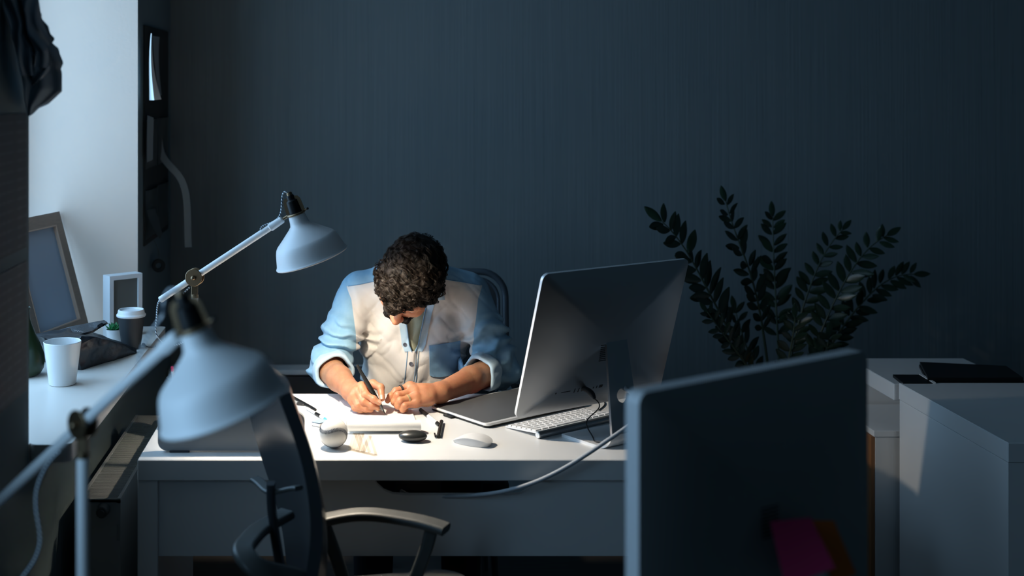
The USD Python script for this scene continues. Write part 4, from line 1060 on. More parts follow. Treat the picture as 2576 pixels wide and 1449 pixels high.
def ell(c, r, R=None):
    c, r = np.asarray(c, float), np.asarray(r, float); R = np.eye(3) if R is None else np.asarray(R)      # rows of R: the ellipsoid's axes
    e = np.sqrt((R.T ** 2 @ r ** 2))
    def fn(x, y, z):
        p = [R[k][0] * (x - c[0]) + R[k][1] * (y - c[1]) + R[k][2] * (z - c[2]) for k in range(3)]
        k0 = np.sqrt(sum((p[k] / r[k]) ** 2 for k in range(3))); k1 = np.sqrt(sum((p[k] / r[k] ** 2) ** 2 for k in range(3)))
        return k0 * (k0 - 1) / np.maximum(k1, 1e-6)
    return c - e, c + e, fn

def surface_nets(v, lo, h):
    ins = v < 0
    n = np.array(v.shape)
    c = [ins[i:n[0] - 1 + i, j:n[1] - 1 + j, k:n[2] - 1 + k] for i in (0, 1) for j in (0, 1) for k in (0, 1)]
    cnt = sum(x.astype(np.int8) for x in c)
    act = (cnt > 0) & (cnt < 8)
    I = np.argwhere(act); idx = -np.ones(act.shape, np.int64); idx[act] = np.arange(len(I))
    P, W = np.zeros((len(I), 3)), np.zeros(len(I))
    cor = [(i, j, k) for i in (0, 1) for j in (0, 1) for k in (0, 1)]
    val = {q: v[I[:, 0] + q[0], I[:, 1] + q[1], I[:, 2] + q[2]].astype(float) for q in cor}
    for a in cor:
        for k in range(3):
            if a[k] == 0:
                b = tuple(1 if m == k else a[m] for m in range(3))
                va, vb = val[a], val[b]; m = (va < 0) != (vb < 0)
                t = np.where(m, va / np.where(m, va - vb, 1), 0)
                p = np.array(a, float) + t[:, None] * np.eye(3)[k]
                P[m] += p[m]; W[m] += 1
    V = lo + h * (I + P / W[:, None])
    F = []
    for k in range(3):
        o = [m for m in range(3) if m != k]
        sl = [slice(1, n[m] - 1) for m in range(3)]; sl[k] = slice(0, n[k] - 1)
        s2 = list(sl); s2[k] = slice(1, n[k])
        A, B = ins[tuple(sl)], ins[tuple(s2)]
        E = np.argwhere(A != B); E = E + [0 if m == k else 1 for m in range(3)]
        if not len(E): continue
        d0, d1 = np.zeros(3, int), np.zeros(3, int); d0[o[0]] = 1; d1[o[1]] = 1
        g = lambda q: idx[q[:, 0], q[:, 1], q[:, 2]]
        q = np.stack([g(E - d0 - d1), g(E - d1), g(E), g(E - d0)], 1)
        inside = ins[E[:, 0], E[:, 1], E[:, 2]]
        flip = inside if k != 1 else ~inside
        q = np.where(flip[:, None], q, q[:, ::-1])
        F.append(q)
    F = np.vstack(F); F = np.vstack([F[:, [0, 1, 2]], F[:, [0, 2, 3]]])
    m = trimesh.Trimesh(V, F, process=False)
    if m.volume < 0: m.invert()
    return m

def clip_by(m, s, keep_above=0.0):
    """the part of a mesh where the per-vertex value s is above keep_above, cut along the exact line"""
    V, F = np.asarray(m.vertices), np.asarray(m.faces); s = np.asarray(s, float) - keep_above
    pos = s > 0; c = pos[F].sum(1)
    out = [F[c == 3]]; newV, cache, base = [], {}, len(V)
    def mid(a, b):
        k = (a, b) if a < b else (b, a)
        if k not in cache:
            t = s[k[0]] / (s[k[0]] - s[k[1]]); cache[k] = base + len(newV); newV.append(V[k[0]] * (1 - t) + V[k[1]] * t)
        return cache[k]
    ex = []
    for f in F[(c == 1) | (c == 2)]:
        k = [i for i in range(3) if pos[f[i]] == (pos[f].sum() == 1)][0]
        a, b, d = f[k], f[(k + 1) % 3], f[(k + 2) % 3]
        if pos[f].sum() == 1: ex.append([a, mid(a, b), mid(a, d)])
        else: p, q = mid(a, b), mid(a, d); ex += [[p, b, d], [p, d, q]]
    VV = np.vstack([V, newV]) if newV else V
    FF = np.vstack([out[0], ex]) if ex else out[0]
    u, inv = np.unique(FF, return_inverse=True)
    return trimesh.Trimesh(VV[u], inv.reshape(-1, 3), process=False)

nz = lambda V, sc, seed=0, oct=3: meshkit.fbm(np.asarray(V) * sc + 31.7, oct, seed) - .5

# ---- pose
CH = np.array([.147, 3.575, 1.083])                          # centre of the head
pit, rol, yaw = math.radians(60), math.radians(13), math.radians(8)
fw = np.array([-math.sin(pit) * math.sin(rol), -math.cos(pit), -math.sin(pit) * math.cos(rol)])      # where the face points
uw = np.array([0, -math.sin(pit), math.cos(pit)]); uw = np.array([uw[2] * math.sin(rol), uw[1], uw[2] * math.cos(rol)])
uw -= fw * (uw @ fw); uw /= np.linalg.norm(uw); rw = np.cross(uw, -fw) * -1
rw = np.cross(fw, uw)                                        # the man's right is -rw or rw; fixed below so that +x is image right
if rw[0] < 0: rw = -rw
fw, rw = fw * math.cos(yaw) - rw * math.sin(yaw), rw * math.cos(yaw) + fw * math.sin(yaw)
HR = np.array([rw, fw, uw])                                  # rows: local x (image right), y (face), z (crown)
HL = lambda x, y, z: CH + rw * x + fw * y + uw * z
hell = lambda c, r: ell(HL(*c), r, HR)
hcone = lambda a, b, ra, rb: cone(HL(*a), HL(*b), ra, rb)

SHL, SHR = np.array([-.004, 3.825, 1.006]), np.array([.350, 3.835, .998])
EL_, ER = np.array([-.098, 3.735, .795]), np.array([.432, 3.745, .792])
WL_, WR = at(884, 984, 3.495), at(1106, 988, 3.495)

# ---- head
hf = Field(CH - .19, CH + .19, .0024)
for p, k in ((hell((0, -.018, .040), (.074, .096, .085)), 0), (hell((0, .030, -.040), (.056, .062, .075)), .04), (hell((0, .045, -.085), (.036, .040, .030)), .03),
             (hcone((0, .080, -.102), (0, .074, -.098), .016, .016), .03), (hcone((-.036, .078, .027), (.036, .078, .027), .012, .012), .022),
             (hell((-.042, .056, -.025), (.026, .030, .028)), .025), (hell((.042, .056, -.025), (.026, .030, .028)), .025),
             (hcone((0, .088, .020), (0, .117, -.030), .0080, .0125), .010), (hcone((-.012, .106, -.034), (.012, .106, -.034), .0092, .0092), .008),
             (hcone((-.018, .088, -.060), (.018, .088, -.060), .009, .009), .012), (hcone((-.016, .086, -.070), (.016, .086, -.070), .0095, .0095), .008)):
    hf.add(p, k)
for sx in (-1, 1):
    hf.add(hell((.033 * sx, .094, .004), (.017, .014, .011)), .012, "s")
    hf.add(hell((.032 * sx, .074, .004), (.0145, .0125, .0125)), .004)                    # eyelids over the eyes
    hf.add(hell((.079 * sx, -.012, -.004), (.007, .019, .031)), .006)                     # ears
    hf.add(hell((.086 * sx, -.006, -.002), (.006, .010, .018)), .004, "s")
hf.add(hcone((0, -.030, -.06), (0, -.060, -.13), .056, .058), .03)
# ---- trunk, arms and legs, coarser
bf = Field((-.30, 3.38, -.01), (.62, 4.45, 1.24), .0075)
neck0 = np.array([.172, 3.80, 1.075])
for p, k in ((ell((.172, 3.875, .90), (.160, .098, .19)), 0), (ell((.172, 3.95, .66), (.148, .100, .19)), .06), (ell((.172, 4.0, .52), (.165, .12, .10)), .06),
             (cone(SHL, SHR, .042, .042), .05), (cone(neck0, HL(0, -.045, -.07), .058, .056), .04), (cone(neck0, SHL, .050, .036), .05), (cone(neck0, SHR, .050, .036), .05),
             (cone(SHL, EL_, .046, .036), .02), (cone(SHR, ER, .046, .036), .02), (cone(EL_, EL_ * .45 + WL_ * .55, .037, .036), .02), (cone(ER, ER * .45 + WR * .55, .037, .036), .02),
             (cone((.08, 3.99, .52), (.045, 3.63, .55), .078, .055), .03), (cone((.27, 3.99, .52), (.305, 3.63, .55), .078, .055), .03),
             (cone((.045, 3.63, .55), (.04, 3.72, .09), .052, .036), .02), (cone((.305, 3.63, .55), (.31, 3.72, .09), .052, .036), .02),
             (cone((.04, 3.74, .05), (.035, 3.58, .03), .036, .028), .02), (cone((.31, 3.74, .05), (.315, 3.58, .03), .036, .028), .02)):
    bf.add(p, k)
trunk = bf.mesh()

# ---- hands with their forearms, fine
def hand(lo, hi, palm, fingers, arm, kp=.010):
    f = Field(lo, hi, .0017)
    for p, k in palm: f.add(p, k)
    for p, k in arm: f.add(p, k)
    base = f.v.copy(); res = base.copy()
    for ch in fingers:
        g = Field(lo, hi, .0017)
        for i in range(len(ch) - 1):
            (a, ra), (b, rb) = ch[i], ch[i + 1]; g.add(cone(a, b, ra, rb), .0035)
        for a, ra in ch[1:-1]:
            g.add(ell(a, (ra * 1.07,) * 3), .004)                                         # knuckle
        r = smin(base, g.v, kp); res = smin(res, r, .0012)
    f.v = res; return f
def chain(pts, radii): return [(at(*p), r) for p, r in zip(pts, radii)]

# his right hand, holding the pen (left in the picture)
RI = chain([(910, 972, 3.440), (920, 993, 3.405), (940, 1004, 3.394), (953, 1013, 3.390)], (0.01134, 0.01015, 0.00896, 0.00778))
RM = chain([(899, 984, 3.428), (914, 1010, 3.402), (934, 1020, 3.398), (950, 1026, 3.398)], (0.01134, 0.01015, 0.00907, 0.00799))
RR = chain([(890, 995, 3.425), (901, 1020, 3.404), (919, 1028, 3.402), (933, 1031, 3.406)], (0.01080, 0.00972, 0.00864, 0.00778))
RP = chain([(885, 1006, 3.428), (893, 1026, 3.416), (907, 1033, 3.414), (920, 1035, 3.416)], (0.00972, 0.00864, 0.00778, 0.00713))
RT = chain([(912, 986, 3.475), (938, 966, 3.452), (957, 975, 3.428), (961, 1002, 3.404)], (0.01458, 0.01210, 0.01058, 0.00864))
rp_ = [(cone(WL_, at(905, 982, 3.452), .0255, .020), .0), (cone(WL_, at(893, 996, 3.445), .0250, .0175), .010), (cone(at(893, 998, 3.440), RP[0][0], .016, .0105), .01),
       (cone(at(900, 985, 3.45), RI[0][0], .016, .0115), .012), (cone(at(897, 990, 3.45), RM[0][0], .016, .0115), .012), (cone(at(895, 994, 3.445), RR[0][0], .016, .011), .012),
       (cone(RI[0][0], RP[0][0], .0095, .0085), .008), (cone(at(907, 984, 3.465), at(930, 972, 3.455), .014, .010), .010)]
ra_ = [(cone(EL_ + (WL_ - EL_) * .10, EL_ + (WL_ - EL_) * .5, .0405, .0370), .0), (cone(EL_ + (WL_ - EL_) * .5, WL_, .0370, .0265), .012)]
lo, hi = np.array([-.17, 3.36, .725]), np.array([.09, 3.76, .86])
handR = hand(lo, hi, rp_, [RI, RM, RR, RP, RT], ra_)
# his left hand, curled on the desk (right in the picture)
LI = chain([(1032, 972, 3.476), (996, 984, 3.458), (983, 997, 3.447), (975, 1008, 3.442)], (0.01176, 0.01008, 0.00903, 0.00777))
LM = chain([(1043, 984, 3.456), (1001, 995, 3.434), (992, 1011, 3.432), (999, 1022, 3.445)], (0.01176, 0.01019, 0.00924, 0.00798))
LR = chain([(1046, 999, 3.440), (1007, 1008, 3.414), (1001, 1021, 3.418), (1010, 1026, 3.432)], (0.01113, 0.00987, 0.00893, 0.00777))
LP = chain([(1047, 1014, 3.428), (1018, 1021, 3.408), (1013, 1030, 3.414), (1021, 1030, 3.428)], (0.01029, 0.00882, 0.00798, 0.00714))
LT = chain([(1082, 990, 3.515), (1056, 990, 3.515), (1034, 996, 3.505), (1016, 1004, 3.492)], (0.01575, 0.01260, 0.01050, 0.00882))
lp_ = [(cone(WR, at(1066, 984, 3.470), .0265, .0205), .0), (cone(WR, at(1072, 1003, 3.455), .0255, .0195), .012),
       (cone(at(1078, 986, 3.478), LI[0][0], .018, .0125), .012), (cone(at(1078, 992, 3.470), LM[0][0], .018, .0125), .012), (cone(at(1078, 998, 3.462), LR[0][0], .018, .012), .012), (cone(at(1078, 1004, 3.455), LP[0][0], .016, .011), .012),
       (cone(LI[0][0], LM[0][0], .0112, .0112), .008), (cone(LM[0][0], LR[0][0], .0112, .0106), .008), (cone(LR[0][0], LP[0][0], .0106, .0098), .008)]
la_ = [(cone(ER + (WR - ER) * .10, ER + (WR - ER) * .5, .0410, .0375), .0), (cone(ER + (WR - ER) * .5, WR, .0375, .0275), .012)]
lo, hi = np.array([.055, 3.36, .725]), np.array([.475, 3.78, .87])
handL = hand(lo, hi, lp_, [LI, LM, LR, LP, LT], la_)
man = thing("person", "man in a two-tone denim shirt bent over the desk, writing with a black pen", "person")
def settle(m, z=ZT + .0062):
    v = np.array(m.vertices); low = v[:, 2] < z + .004
    v[:, 2] = np.where(low, z + .004 * np.exp((v[:, 2] - z - .004) / .004), v[:, 2]); m.vertices = v; return m
hm, rm, lm = hf.mesh(), settle(handR.mesh(), ZT + .0056), settle(handL.mesh(), ZT + .0056)
obj("body", [trunk, hm, rm, lm], "skin", man, True)

# eyes under the lids, brows, beard
for sx in (-1, 1):
    obj("eye", sphere(HL(.032 * sx, .0735, -.001), .0122, 2), "eye_white", man, True)

# nails
def nail(tip, prev, up_, w, l):
    t_, p_ = np.asarray(tip[0]), np.asarray(prev[0]); d = (t_ - p_) / np.linalg.norm(t_ - p_); up_ = np.asarray(up_, float); up_ = up_ - d * (up_ @ d); up_ /= np.linalg.norm(up_); sd = np.cross(d, up_); r = tip[1]
    P = np.array([[t_ + d * (l * (a - .45)) + (up_ * math.cos(b) + sd * math.sin(b)) * (r + .0006 - .0008 * a) for a in np.linspace(0, 1, 6)] for b in np.linspace(-w, w, 9)])
    obj("nail", grid_mesh(P, .0005), "nail", man, 50)
nail(RT[3], RT[2], (-.3, -.9, .3), .75, .013); nail(RI[3], RI[2], (.1, -.5, .8), .65, .010)
nail(LI[3], LI[2], (-.6, -.5, .2), .6, .009)

# ---- shirt
NOI = .0045
SH = .0042
sf = Field((-.24, 3.56, .40), (.58, 4.12, 1.19), SH)
chest = [(ell((.172, 3.872, .90), (.187, .122, .20)), 0), (ell((.172, 3.93, .68), (.178, .130, .20)), .06), (ell((.172, 3.97, .52), (.190, .145, .12)), .06), (cone(SHL + [.03, .01, 0], SHR + [-.03, .01, 0], .064, .064), .05),
         (cone(neck0 + [0, .005, -.004], SHL + [.03, 0, 0.004], .068, .056), .045), (cone(neck0 + [0, .005, -.004], SHR - [.03, 0, -.004], .068, .056), .045)]
for p, k in chest: sf.add(p, k)
armL = [(cone(SHL, SHL * .5 + EL_ * .5, .066, .060), 0), (cone(SHL * .5 + EL_ * .5, EL_, .060, .056), .02), (cone(EL_, EL_ + (WL_ - EL_) * .26, .056, .054), .03)]
armR = [(cone(SHR, SHR * .5 + ER * .5, .066, .063), 0), (cone(SHR * .5 + ER * .5, ER, .063, .060), .02), (cone(ER, ER + (WR - ER) * .33, .058, .054), .03)]
aL, aR = Field(sf.lo, (.58, 4.12, 1.19), SH), Field(sf.lo, (.58, 4.12, 1.19), SH)
for p, k in armL: aL.add(p, k)
for p, k in armR: aR.add(p, k)
chest_only = sf.v.copy()
sf.v = smin(smin(sf.v, aL.v, .025), aR.v, .025)
G = np.stack(np.meshgrid(*[a for a in sf.ax], indexing="ij"), -1)
near = np.abs(sf.v) < .03
Gn = G[near]
def folds(V):
    """cloth relief: soft noise, pulls running from the armpits, compression folds at elbows and sleeves"""
    d = nz(V * [1, 1, .55], 8, 3, 2) * .014 + nz(V, 26, 5, 1) * .002
    for S, E, sg in ((SHL, EL_, 1), (SHR, ER, -1)):
        ax = (E - S) / np.linalg.norm(E - S); t = (V - S) @ ax; L = np.linalg.norm(E - S)
        rad = np.linalg.norm(V - S - t[:, None] * ax, axis=1)
        w = np.clip((t / L - .30) / .25, 0, 1) * (rad < .12) * np.clip((1.35 - t / L) / .2, 0, 1)
        an = (V[:, 1] - S[1]) * 26 + (V[:, 0] - S[0]) * 16 * sg
        d += w * (.0062 * np.sin(t * 150 + an + 3.0 * nz(V, 11, 9, 2) * 4)) * (0.6 + 1.1 * (nz(V, 13, 14, 2) + .4))
    x, z = V[:, 0] - .172, V[:, 2]
    front = (V[:, 1] < 3.88) * np.clip(1 - np.abs(x) / .19, 0, 1)
    d += front * .006 * np.sin(38 * (z + .65 * np.abs(x)) + 2.2 * nz(V, 7, 21, 2) * 3 + 1.2 * np.sign(x)) * np.clip((1.03 - z) / .12, 0, 1)
    d += front * .004 * np.sin(60 * (np.abs(x) - .35 * z) + 3 * nz(V, 6, 25, 2) * 2)
    rg = lambda P, sc, sd: 1 - 2 * np.abs(nz(P, sc, sd, 2)) * 2
    tw = V @ np.array([[.8, 0, .6], [0, 1, 0], [-.6, 0, .8]])
    d += .0030 * np.clip(rg(tw * [1.0, .6, .22], 22, 41), 0, 1) ** 4 * (.3 + front) + .0024 * np.clip(rg((V @ np.array([[.7, 0, -.7], [0, 1, 0], [.7, 0, .7]])) * [1.0, .6, .22], 24, 47), 0, 1) ** 4
    return d
sf.v[near] += folds(Gn).astype(np.float32) * 1.15
# open collar: a V cut below the chin
shirt = sf.mesh()
sv = np.array(shirt.vertices)
# keep only what the cuffs and the neck leave
fL, fR = (WL_ - EL_) / np.linalg.norm(WL_ - EL_), (WR - ER) / np.linalg.norm(WR - ER)
LL, LR_ = np.linalg.norm(WL_ - EL_), np.linalg.norm(WR - ER)
def near_axis(V, E, f): return np.linalg.norm(V - E - ((V - E) @ f)[:, None] * f, axis=1) < .085
cutL = LL * .235 - (sv - EL_) @ fL; cutR = LR_ * .30 - (sv - ER) @ fR
val = np.full(len(sv), 1.0)
mL, mR = near_axis(sv, EL_, fL) & (sv[:, 1] < 3.78) & (sv[:, 0] < .06) & (sv[:, 2] < .875), near_axis(sv, ER, fR) & (sv[:, 1] < 3.78) & (sv[:, 0] > .25) & (sv[:, 2] < .875)
val[mL] = cutL[mL]; val[mR] = np.minimum(val[mR], cutR[mR])
# V neck: in the picture it opens from the collar down to the second button
def vneck(V):
    px, py = VX + FPX * V[:, 0] / V[:, 1], VY + FPX * (EYE - V[:, 2]) / V[:, 1]
    return px, py
VB = np.array([.1665, .828]); VTOPZ = 1.00                     # lower tip of the opening (x, z); half width grows upwards
xc = lambda z: .1665 + .006 * np.clip((np.asarray(z) - .83) / .19, 0, 1)
half = lambda z: np.where(z > VB[1], .011 * np.clip((z - VB[1]) / .03, 0, 1) + .034 * np.clip((z - VB[1]) / .19, 0, 1.1) ** 1.5, -1.0)
op = np.abs(sv[:, 0] - xc(sv[:, 2])) - half(sv[:, 2])
fr_ = sv[:, 1] < 3.87
val = np.where(fr_, np.minimum(val, np.where(op < .05, op * 8, 1)), val)
dn = np.linalg.norm((sv - neck0) - ((sv - neck0) @ (np.array([0, -.35, .94]) / 1.003))[:, None] * (np.array([0, -.35, .94]) / 1.003), axis=1)
val = np.where(sv[:, 2] > 1.05, np.minimum(val, (dn - .066) * 8), val)
val = np.minimum(val, (sv[:, 2] - .46) * 8)
clo = clip_by(shirt, val)
cv0 = np.array(clo.vertices); cv0[:, 2] = np.where(cv0[:, 1] < 3.70, np.maximum(cv0[:, 2], ZT + np.where(cv0[:, 0] > .2, .0150, .001)), cv0[:, 2]); clo.vertices = cv0
cv = np.array(clo.vertices)
smp = lambda arr, P: (setattr(sf, "_v", sf.v), setattr(sf, "v", arr), sf.sample(P), setattr(sf, "v", sf._v))[2]
dA, dB, dC = smp(aL.v, cv), smp(aR.v, cv), smp(chest_only, cv)
# arm seams: where sleeve and trunk meet, with the shoulder seam pushed outwards
Zs = [.70, .80, .90, 1.0, 1.06]
seamL, seamR = np.interp(cv[:, 2], Zs, [-.014, -.010, -.012, -.026, -.052]), np.interp(cv[:, 2], Zs, [.352, .346, .352, .368, .394])
nax = lambda E, f: np.linalg.norm(cv - E - ((cv - E) @ f)[:, None] * f, axis=1) < .082
lowL, lowR = np.where((cv[:, 2] < .875) & (cv[:, 0] < .07) & nax(EL_, fL) & (cv[:, 1] < 3.79), dC - dA, -1), np.where((cv[:, 2] < .875) & (cv[:, 0] > .26) & nax(ER, fR) & (cv[:, 1] < 3.79), dC - dB, -1)
slL, slR = np.maximum(seamL - cv[:, 0], lowL), np.maximum(cv[:, 0] - seamR, lowR)
def biggest(m):
    g = trimesh.graph.connected_components(m.face_adjacency, nodes=np.arange(len(m.faces)), min_len=1)
    k = max(g, key=len); return trimesh.Trimesh(m.vertices, m.faces[k], process=False)
tr_s = -np.maximum(slL, slR)
yoke_z = lambda x: 1.079 - .040 * np.clip(np.abs(x - .172) / .2, 0, 1.2)
yz = yoke_z(cv[:, 0])
yoke_s = np.minimum(tr_s, np.where(cv[:, 1] > 3.90, cv[:, 2] - .985, cv[:, 2] - yz))
shr = obj("shirt", clip_by(clo, np.minimum(tr_s, -yoke_s)), "denim_white", man, True, label="white denim shirt front with an open collar")
obj("yoke", clip_by(clo, yoke_s), "denim_blue", shr, True, label="light blue shoulder yoke")
obj("sleeve", biggest(clip_by(clo, slL)), "denim_blue", shr, True, label="light blue rolled sleeve")
obj("sleeve", biggest(clip_by(clo, slR)), "denim_blue", shr, True, label="light blue rolled sleeve")
# a point on the shirt front
def front(x, z, off=.0015):
    ys = np.arange(3.60, 3.95, .0025); d = sf.sample(np.column_stack([np.full(len(ys), x), ys, np.full(len(ys), z)]))
    i = np.argmax(d < 0); y = ys[i] if i == 0 else ys[i - 1] + .0025 * d[i - 1] / (d[i - 1] - d[i])
    return np.array([x, y - off, z])
def patch_on(f, n, m_, th=.0016, off=.002):
    return grid_mesh(np.array([[front(*f(u, w), off) for w in np.linspace(0, 1, m_)] for u in np.linspace(0, 1, n)]), th)
# yoke seams with topstitching, pocket, placket, buttons
for s in (0, 1):
    xs = np.linspace(-.036, .085, 24) if s == 0 else np.linspace(.255, .378, 24)
    pth = [front(x, float(yoke_z(x)), .0005) for x in xs]
    obj("seam", tube(pth, .0013, 6), "thread_blue", shr, True)
pk = lambda u, w: (.2155 + .098 * u + .004 * w, .856 - (.100 + .012 * math.sin(math.pi * u) ** .7 - (.010 if 0 else 0)) * w + .010 * u)
pkt = obj("pocket", patch_on(pk, 18, 18, .0022, .0035), "denim_pocket", shr, 50, label="blue chest pocket")
edge = [front(*pk(0, w), .0045) for w in np.linspace(0, 1, 16)] + [front(*pk(u, 1), .0045) for u in np.linspace(0, 1, 16)] + [front(*pk(1, w), .0045) for w in np.linspace(1, 0, 16)]
obj("stitching", [tube(edge, .0010, 6), tube([front(*pk(u, .09), .0045) for u in np.linspace(0, 1, 16)], .0007, 6)], "thread_blue", pkt, True)
zl = np.linspace(.48, .838, 40)
plx = lambda z: .1615 + .09 * (z - .80)
obj("placket", grid_mesh(np.array([[front(plx(z) + q, z, .0030) for z in zl] for q in np.linspace(-.016, .018, 7)]), .0022), "denim_white", shr, 50)
obj("placket_edge", [tube([front(plx(z) - .0165, z, .004) for z in zl], .0013, 6), tube([front(plx(z) + .0125, z, .004) for z in zl], .0009, 6), tube([front(plx(z) + .0185, z, .0035) for z in zl], .0010, 6)], "thread_blue", shr, True)
zu = np.linspace(.836, 1.03, 30)
for sg in (-1, 1):
    ed = lambda z, o: (float(xc(np.array(z)) + sg * (half(np.array(z)) + o)), z)
    obj("placket", grid_mesh(np.array([[front(*ed(z, q), .003) for z in (zu if sg > 0 else zu[::-1])] for q in np.linspace(.001, .024, 6)]), .002), "denim_pale", shr, 50, label="pale open front edge")
    obj("placket_edge", tube([front(*ed(z, .0015), .0045) for z in zu], .0014, 6), "thread_blue", shr, True)
for bx, bz in ((plx(.80) - .003, .800), (.1405, .858), (plx(.735), .735), (plx(.67), .67)):
    p_ = front(bx, bz, .0050)
    obj("button", place(lathe([(0, 0), (.0055, 0), (.0062, .0008), (.0058, .0022), (.0040, .0018), (0, .0018)], 24), p_, (0, -1, .15)), "button_metal", shr, 40)
# collar flaps lying open on the chest, half under the head
for sg in (-1, 1):
    P = []
    for u in np.linspace(0, 1, 9):
        row = []
        for w in np.linspace(0, 1, 7):
            x = .172 + sg * (.045 + .035 * w + .012 * u); z = 1.062 - .062 * u - .012 * w * (1 - u)
            row.append(front(x, z, .006 + .006 * math.sin(math.pi * w)))
        P.append(row)
    m = grid_mesh(np.array(P), .0022); obj("collar", m, "denim_pale", shr, 50)
# the green T-shirt inside the opening
tq = np.array([[front(.168 + q * .066, z, -.010 - .006 * abs(q)) for z in np.linspace(.79, 1.06, 24)] for q in np.linspace(-1, 1, 12)])
obj("undershirt", grid_mesh(tq, .003), "shirt_green", man, 50, label="pale green undershirt")
# rolled cuffs
def cuff(E, f, L, t0, t1, r0, r1, seed, nm="cuff"):
    a, b, _ = frame_of(f); prof = []
    n, k = 64, 18
    V = []
    for i in range(n):
        th = 2 * math.pi * i / n
        row = []
        wob = 1 + .05 * math.sin(2 * th + seed) + .03 * math.sin(5 * th + seed * 2)
        for j in range(k):
            q = 2 * math.pi * j / k
            tm_, rm_ = (t0 + t1) / 2, (r0 + r1) / 2
            tt_ = tm_ + (t1 - t0) / 2 * math.copysign(abs(math.cos(q)) ** .6, math.cos(q)); rr = rm_ + (r1 - r0) / 2 * math.copysign(abs(math.sin(q)) ** .8, math.sin(q))
            rr *= wob; tt_ += .006 * math.sin(th + seed) + .003 * math.sin(3 * th + seed)
            p = E + f * tt_ + (a * math.cos(th) + b * math.sin(th)) * rr
            row.append(p)
        V.append(row)
    V = np.array(V); v = V.reshape(-1, 3)
    v = v + nz(v, 45, 3, 2)[:, None] * .007 * ((v - E - ((v - E) @ f)[:, None] * f) / .05)
    F = []
    for i in range(n):
        for j in range(k):
            p, q, r_, s_ = i * k + j, i * k + (j + 1) % k, ((i + 1) % n) * k + (j + 1) % k, ((i + 1) % n) * k + j
            F += [[p, q, r_], [p, r_, s_]]
    v[:, 2] = np.maximum(v[:, 2], ZT + np.where(v[:, 0] > .2, .0150, .001))
    m = trimesh.Trimesh(v, F, process=False)
    if m.volume < 0: m.invert()
    return obj(nm, m, "denim_pale", shr, True)
cuff(EL_ + [0, 0, .006], fL, LL, LL * .13, LL * .30, .0445, .0590, 1.0)
cuff(ER + [0, 0, .004], fR, LR_, LR_ * .215, LR_ * .375, .0450, .0590, 2.4)
# trousers and shoes, hidden under the desk
tf = Field((-.08, 3.50, .04), (.44, 4.2, .66), .010)
for p, k in ((ell((.172, 4.0, .52), (.185, .142, .105)), 0), (cone((.08, 3.99, .52), (.045, 3.63, .55), .094, .070), .03), (cone((.27, 3.99, .52), (.305, 3.63, .55), .094, .070), .03), (cone((.045, 3.63, .55), (.04, 3.72, .10), .068, .058), .02), (cone((.305, 3.63, .55), (.31, 3.72, .10), .068, .058), .02)): tf.add(p, k)
obj("trousers", tf.mesh(), "trouser_navy", man, True)
for x in (.0375, .3125):
    s_ = Field((x - .07, 3.50, -.005), (x + .07, 3.84, .13), .006)
    s_.add(cone((x, 3.76, .052), (x, 3.58, .042), .050, .044), 0).add(cone((x, 3.75, .09), (x, 3.75, .05), .048, .05), .02)
    m = s_.mesh(); v = np.array(m.vertices); v[:, 2] = np.maximum(v[:, 2], .001); m.vertices = v
    obj("shoe", m, "shoe_black", man, True)

# rings
def ring(ch, i, f, r, w, th, m, nm):
    a, b = ch[i][0], ch[i + 1][0]; c = a + (b - a) * f; rr = ch[i][1] * (1 - f) + ch[i + 1][1] * f
    obj(nm, place(lathe([(rr + .0004, -w / 2), (rr + th, -w / 2), (rr + th + .0002, 0), (rr + th, w / 2), (rr + .0004, w / 2), (rr + .0004, -w / 2)], 40), c, b - a), m, man, 40, label=r)
ring(LI, 0, .62, "black band ring", .0062, .0018, "black_rubber", "ring"); ring(LR, 0, .52, "gold ring", .0058, .0016, "gold", "ring")

# ---- hair: a curly mass with loose strands, beard and brows
hair = Field(CH - .17, CH + .17, .0030)
hair.add(hell((0, -.020, .048), (.089, .107, .092)), 0)
HG = np.stack(np.meshgrid(*hair.ax, indexing="ij"), -1)
loc = lambda V: np.stack([(V - CH) @ rw, (V - CH) @ fw, (V - CH) @ uw], -1)
Lc = loc(HG)
hairline = lambda L: L[..., 2] - (.050 - 1.05 * (.088 - L[..., 1])) - .012 * np.sin(L[..., 0] * 60 + 1) + .60 * np.clip(L[..., 0] + .02, -.03, .2) * -1 * np.clip((L[..., 1] - .02) / .06, 0, 1)
cutv = -hairline(Lc)
hair.v = np.maximum(hair.v, -(-cutv).astype(np.float32) if False else cutv.astype(np.float32) * .6)
# front tuft falling towards the brow on his right
for a, b, ra, rb in (((-.050, .070, .065), (-.040, .094, .040), .022, .012), ((-.020, .078, .066), (-.014, .102, .040), .022, .012), ((.004, .076, .070), (.002, .096, .050), .018, .010), ((-.068, .045, .050), (-.066, .062, .026), .020, .010), ((.046, .050, .080), (.050, .062, .070), .018, .010),
                     ((-.078, .012, .045), (-.079, .018, .012), .018, .012), ((.078, .010, .045), (.079, .016, .010), .018, .012)):
    hair.add(hcone(a, b, ra, rb), .018)
nh = np.abs(hair.v) < .03
Vn = HG[nh]
ln = loc(Vn)
wv = nz(Vn, 34, 2, 2) * .020 + np.abs(nz(Vn + .006 * np.sin(Vn[:, [1, 2, 0]] * 160), 62, 6, 2)) * -.016 + .004
front_w = np.clip((ln[:, 1] + .09) / .12, .35, 1)
hair.v[nh] -= (wv * front_w).astype(np.float32)
hmesh = hair.mesh()
hr = obj("hair", hmesh, "hair_dark", man, True, label="curly dark brown hair")
